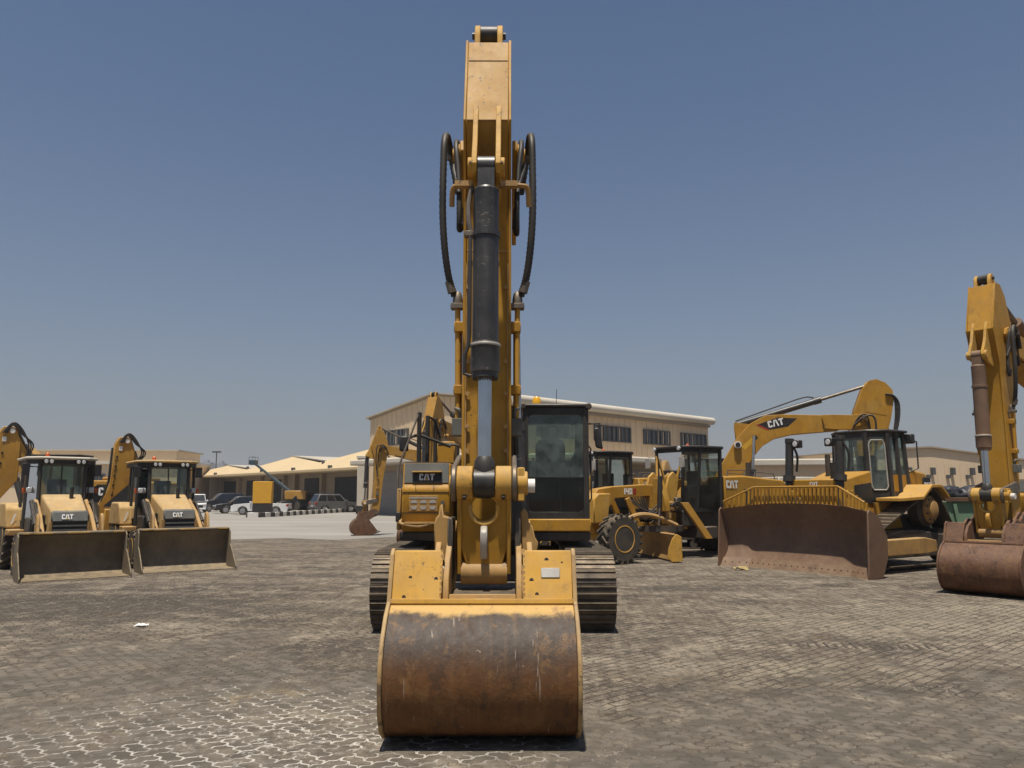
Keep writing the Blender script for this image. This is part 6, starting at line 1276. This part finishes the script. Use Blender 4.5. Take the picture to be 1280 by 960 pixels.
# ================================================================== vehicles
def car(kind, paint, label, loc, rotz, name='parked_car', cat='car', L=5.0, W=1.9, H=1.8):
    t = thing(name, label, cat, loc, rotz, 'vehicles parked by the sheds'); X = MB; h = L/2; wb = L*.29; r = .37
    # body side with wheel arches
    def archs(c): return [(c + .46*math.cos(a), r + .46*math.sin(a)) for a in [math.pi*i/8 for i in range(9)]]
    hood_z = H*.58; belt = H*.60
    tail = [(-h + .05, belt)] if kind != 'pickup' else [(-h + .03, belt - .02)]
    side = [(h - .08, .32), (h, .5), (h - .03, hood_z*.78), (h - .25, hood_z*.93), (h*.42, hood_z*1.04), (h*.30, belt)] + tail + [(-h, .7), (-h + .05, .36)]
    lower = [(-h + .05, .30)] + [p for p in reversed(archs(-wb))] + [p for p in reversed(archs(wb))] + [(h - .08, .30)]
    b = X(); b.side(side[::-1] + [] if False else lower + side[:-1], -W/2, W/2); body = b.build('body', paint, t, bevel=.05, seg=2, smooth=50)
    # cabin
    if kind == 'suv': c0, c1, c2, c3 = h*.40, h*.10, -h*.80, -h*.97
    elif kind == 'pickup': c0, c1, c2, c3 = h*.34, h*.02, -h*.26, -h*.32
    else: c0, c1, c2, c3 = h*.92, h*.62, -h*.95, -h
    wi, wt = W/2 - .03, W/2 - .19
    def Q(f, z, s, k): return (s*(wi + (wt - wi)*k), -f, z)
    cb = X(); cb.hexa([Q(c0, belt, -1, 0), Q(c0, belt, 1, 0), Q(c3, belt, 1, 0), Q(c3, belt, -1, 0)], [Q(c1, H, -1, 1), Q(c1, H, 1, 1), Q(c2, H, 1, 1), Q(c2, H, -1, 1)]); cabin = cb.build('cabin', paint, t, bevel=.06, seg=2)
    e = .012
    def lerp(a, b, k): return a + (b-a)*k
    for s in (-1, 1):
        n_ = 3 if kind == 'suv' else 2
        fr0, fr1 = lerp(c0, c3, .06), lerp(c0, c3, .96); tp0, tp1 = lerp(c1, c2, .05), lerp(c1, c2, .97)
        for k in range(n_):
            u0, u1 = k/n_ + .015, (k+1)/n_ - .015; za, zb = belt + .04, H - .12; kk = (H - .12 - belt)/(H - belt)
            def pt(u, z): k2 = (z - belt)/(H - belt); f = lerp(lerp(fr0, fr1, u), lerp(tp0, tp1, u), k2); x, y, zz = Q(f, z, s, k2); return (x + s*e, y, zz)
            X().add([pt(u0, za), pt(u1, za), pt(u1, zb), pt(u0, zb)], [(0,1,2,3)]).build('side_window', 'car_glass', t, smooth=0)
        X().box(*sorted((s*(W/2), s*(W/2 + .16))), -c0*.92 - .05, -c0*.92 + .12, belt + .02, belt + .18).build('wing_mirror', paint, t, bevel=.03)
        X().box(*sorted((s*(W/2 - .36), s*(W/2 - .04))), -h - .012, -h + .2, hood_z*.66, hood_z*.82).build('headlight', 'lamp_glass', t, bevel=.02)
        X().box(*sorted((s*(W/2 - .24), s*(W/2 + .006))), h - .18, h + .012, belt*.72, belt*.93).build('tail_light', 'lens_red', t, bevel=.02)
    for nm, fa, fb, sg in (('windscreen', c0, c1, 1), ('rear_window', c3, c2, -1)):
        def pt(sx, k): f = lerp(fa, fb, k) + sg*e; x, y, z = Q(f, lerp(belt, H, k), sx*.9, k); return (x, y, z)
        X().add([pt(-1, .08), pt(1, .08), pt(1, .9), pt(-1, .9)], [(0,1,2,3)]).build(nm, 'car_glass', t, smooth=0)
    X().box(-W*.30, W*.30, -h - .015, -h + .1, .48, hood_z*.72).build('grille', 'black_trim', t, bevel=.02); X().box(-W/2 + .02, W/2 - .02, -h - .05, -h + .15, .34, .50).build('bumper', 'black_trim' if paint == 'car_black' else paint, t, bevel=.04); X().box(-W/2 + .02, W/2 - .02, h - .15, h + .06, .36, .56).build('bumper', 'black_trim', t, bevel=.04)
    X().box(-.26, .26, h + .005, h + .02, belt*.55, belt*.66).build('number_plate', 'white_paint', t)
    for f in (wb, -wb):
        for s in (-1, 1):
            x = s*(W/2 - .13); g = X(); g.lathe((x - .12, -f, r), (1, 0, 0), [(0, r*.68), (.0, r*.95), (.03, r), (.21, r), (.24, r*.95), (.24, r*.68)], 22); wh_ = g.build('wheel', 'tyre_rubber', t); g = X(); g.lathe((x + s*.118, -f, r), (s, 0, 0), [(0, r*.66), (.012, r*.60), (.004, r*.3), (.02, r*.1)], 16)
            for q in range(5): th = q*2*math.pi/5; g.cyl((x + s*.126, -f + r*.15*math.sin(th), r + r*.15*math.cos(th)), (x + s*.126, -f + r*.6*math.sin(th), r + r*.6*math.cos(th)), .035, n=6)
            g.build('rim', 'alloy', wh_)
    if kind == 'suv':
        for s in (-1, 1): X().tube([(s*(wt - .05), -c1 + .2, H + .005), (s*(wt - .05), -c1 + .3, H + .06), (s*(wt - .05), -c2 - .3, H + .06), (s*(wt - .05), -c2 - .2, H + .005)], .02, 6).build('roof_rail', 'black_trim', t)
    if kind == 'pickup':
        X().box(-W/2 + .08, W/2 - .08, -c3*1 + .05, h - .08, belt - .0, belt + .02).build('load_bed', 'black_trim', t); X().tube([(-wt, -c3 + .1, belt), (-wt, -c3 + .2, H - .05), (wt, -c3 + .2, H - .05), (wt, -c3 + .1, belt)], .035).build('roll_bar', 'black_trim', t)
    return t
def on(px, D): return ((px - 640)/967*D, D, 0)
car('pickup', 'car_white', 'white pickup truck parked side on behind the yellow and black totem', on(331, 73.5), R(-86), 'pickup_truck', 'pickup', L=5.2, W=1.85, H=1.80)
car('suv', 'car_grey', 'grey estate style vehicle turned away, rightmost of the parked cars', on(421, 84), R(125), L=5.0, W=2.0, H=1.95)
car('suv', 'car_black', 'black car parked just behind the front of the white pickup', on(303, 79.5), R(-62), L=4.8, W=1.9, H=1.72)
car('suv', 'car_navy', 'large dark blue vehicle at the left end of the parked cars', on(281, 87), R(-58), L=5.2, W=2.0, H=2.05)
car('suv', 'car_black', 'dark vehicle between the white pickup and the grey one', on(374, 97), R(-60), L=4.4, W=2.0, H=2.0)
car('van', 'car_white', 'small white van facing the yard left of the dark vehicles', on(253.5, 84), R(20), 'small_van', 'van', L=3.4, W=1.5, H=1.95)
# yellow and black totem
tt = thing('sign_totem', 'blank square totem, yellow above black, behind the striped kerb', 'totem', on(332, 68.5), R(8))
MB().box(-.78, .78, -.5, .5, .0, 1.12).build('totem_base', 'totem_black', tt, bevel=.02); MB().box(-.80, .80, -.52, .52, 1.122, 3.02).build('totem_panel', 'totem_yellow', tt, bevel=.03)
# boom lift beyond the cars
bl_ = thing('boom_lift', 'teal boom lift with raised arm and basket behind the white pickup', 'boom lift', on(367, 97), 0)
MB().box(-1.1, 1.1, -1., 1., .45, 1.1).build('chassis', 'lift_teal', bl_, bevel=.05); MB().box(-.6, 2.0, -.9, .9, 1.3, 2.4).build('turret', 'yellow_far', bl_, bevel=.08)
for x in (-.9, .9):
    for y in (-.95, .95): MB().cyl((x, y - .15, .48), (x, y + .15, .48), .48, n=20).build('wheel', 'tyre_rubber', bl_)
d = Vector((-5.3, 0, 4.05)); MB().cyl((.5, 0, 1.75), Vector((.5, 0, 1.75)) + d*.55, .22, n=8).build('lower_arm', 'lift_teal', bl_); MB().cyl(Vector((.5, 0, 1.75)) + d*.5, Vector((.5, 0, 1.75)) + d, .15, n=8).build('upper_arm', 'lift_teal', bl_)
bs = MB(); q = Vector((.5, 0, 1.75)) + d
bs.box(q.x - .5, q.x + .3, -.6, .6, q.z - .2, q.z + .35)
for x in (q.x - .48, q.x + .28):
    for y in (-.58, .58): bs.tube([(x, y, q.z - .1), (x, y, q.z + .75)], .03, 6)
for y in (-.58, .58): bs.tube([(q.x - .48, y, q.z + .75), (q.x + .28, y, q.z + .75)], .03, 6)
bs.build('basket', 'lift_teal', bl_)

# ================================================================== small things in the yard
sk = thing('skip', 'green steel skip heaped with black sacks between the bulldozer and right excavator', 'skip', (15.1, 24.6, 0), R(-6))
s_ = MB(); s_.front([(-1.45, 0), (1.45, 0), (1.75, 1.62), (-1.75, 1.62)], -.9, .9); body = s_.build('skip_body', 'green_paint', sk, bevel=.02)
for x in (-1.55, -.75, .05, .85): MB().hexa([(x*.9, -.96, .1), (x*.9 + .1, -.96, .1), (x*.9 + .1, -.90, .1), (x*.9, -.90, .1)], [(x*1.03, -.98, 1.55), (x*1.03 + .1, -.98, 1.55), (x*1.03 + .1, -.902, 1.55), (x*1.03, -.902, 1.55)]).build('side_rib', 'green_paint', sk)
MB().box(-1.82, 1.82, -1.0, -.88, 1.622, 1.74).build('top_rail', 'rust', sk, bevel=.01); MB().box(-1.82, 1.82, .88, 1.0, 1.622, 1.74).build('top_rail', 'rust', sk, bevel=.01)
MB().box(-.62, .55, -.925, -.90, .75, 1.2).build('rust_patch', 'rust', sk)
rg = random.Random(12)
def sack(x, y, z, r, lab):
    bm = bmesh.new(); bmesh.ops.create_icosphere(bm, subdivisions=3, radius=r)
    o3 = Vector((rg.uniform(0, 50), 0, 0))
    for v in bm.verts:
        d = v.co.normalized(); v.co *= 1 + .28*noise.noise(d*2.2 + o3) + .12*noise.noise(d*6 + o3); v.co.z *= .72; v.co.x *= 1.25
    me = bpy.data.meshes.new('sack'); bm.to_mesh(me); bm.free(); me.materials.append(M['plastic_bag']); me.shade_smooth()
    o = link('sack', me); o.location = (x, y, z); tag(o, lab, 'sack', 'black sacks in the skip')
for k in range(7): sack(13.75 + k*.36, 24.6 + rg.uniform(-.35, .35) - .03*k, 1.82 + rg.uniform(-.05, .12), rg.uniform(.26, .36), 'black plastic sack heaped in the green skip, ' + ('at its left end', 'second from the left', 'third from the left', 'in the middle', 'third from the right', 'second from the right', 'at its right end')[k])
def scrap(loc, size, mat, lab, cat, seed):
    bm = bmesh.new(); bmesh.ops.create_grid(bm, x_segments=8, y_segments=6, size=1)
    for v in bm.verts:
        p = v.co.copy(); v.co = Vector((p.x*size, p.y*size*.6, size*.28 + size*.45*noise.noise(Vector((p.x*1.3 + seed, p.y*1.7, 0))) + size*.2*noise.noise(Vector((p.x*4 + seed, p.y*4, 1))) ))
    bmesh.ops.solidify(bm, geom=bm.faces[:], thickness=.006)
    me = bpy.data.meshes.new('scrap'); bm.to_mesh(me); bm.free(); me.materials.append(M[mat]); o = link('paper_scrap', me); o.location = loc; tag(o, lab, cat)
scrap((-5.12, 11.05, .012), .085, 'paper_white', 'crumpled white paper scrap lying on the yard at the left', 'litter', 3)
scrap((5.55, 19.2, .012), .16, 'pad_debris', 'yellowish rag on the ground in front of the blade', 'rag', 9)

tk = MB(); rg2 = random.Random(31)
for k in range(17):
    x = 3.35 + k*.105; y = 9.75 - k*.012; w_ = rg2.uniform(.018, .032); l_ = rg2.uniform(.10, .2)
    tk.hexa([(x - w_, y - l_, -.004), (x + w_, y - l_, -.004), (x + w_ + .06, y + l_, -.004), (x - w_ + .06, y + l_, -.004)], [(x - w_*.7, y - l_*.9, .016), (x + w_*.7, y - l_*.9, .016), (x + w_*.7 + .06, y + l_*.9, .016), (x - w_*.7 + .06, y + l_*.9, .016)])
pm('tread_dirt', (.055, .045, .034), (.10, .08, .06), scale=9, rough=.95, bump=.3)
struct(tk.build('tread_marks', 'tread_dirt', smooth=0), 'stuff')

# ================================================================== hazy air
hz = MB().box(-1600, 1600, -420, 1900, -1.2, 50).build('haze', None, smooth=0); struct(hz, 'stuff')
hm = bpy.data.materials.new('haze'); hm.use_nodes = True; hn = hm.node_tree; hn.nodes.clear()
ho = nd(hn, 'ShaderNodeOutputMaterial'); hv = nd(hn, 'ShaderNodeVolumePrincipled'); hv.inputs['Color'].default_value = (.86, .88, .92, 1); hv.inputs['Density'].default_value = .00042
hv.inputs['Anisotropy'].default_value = .2
hn.links.new(hv.outputs[0], ho.inputs['Volume']); hz.data.materials.append(hm)
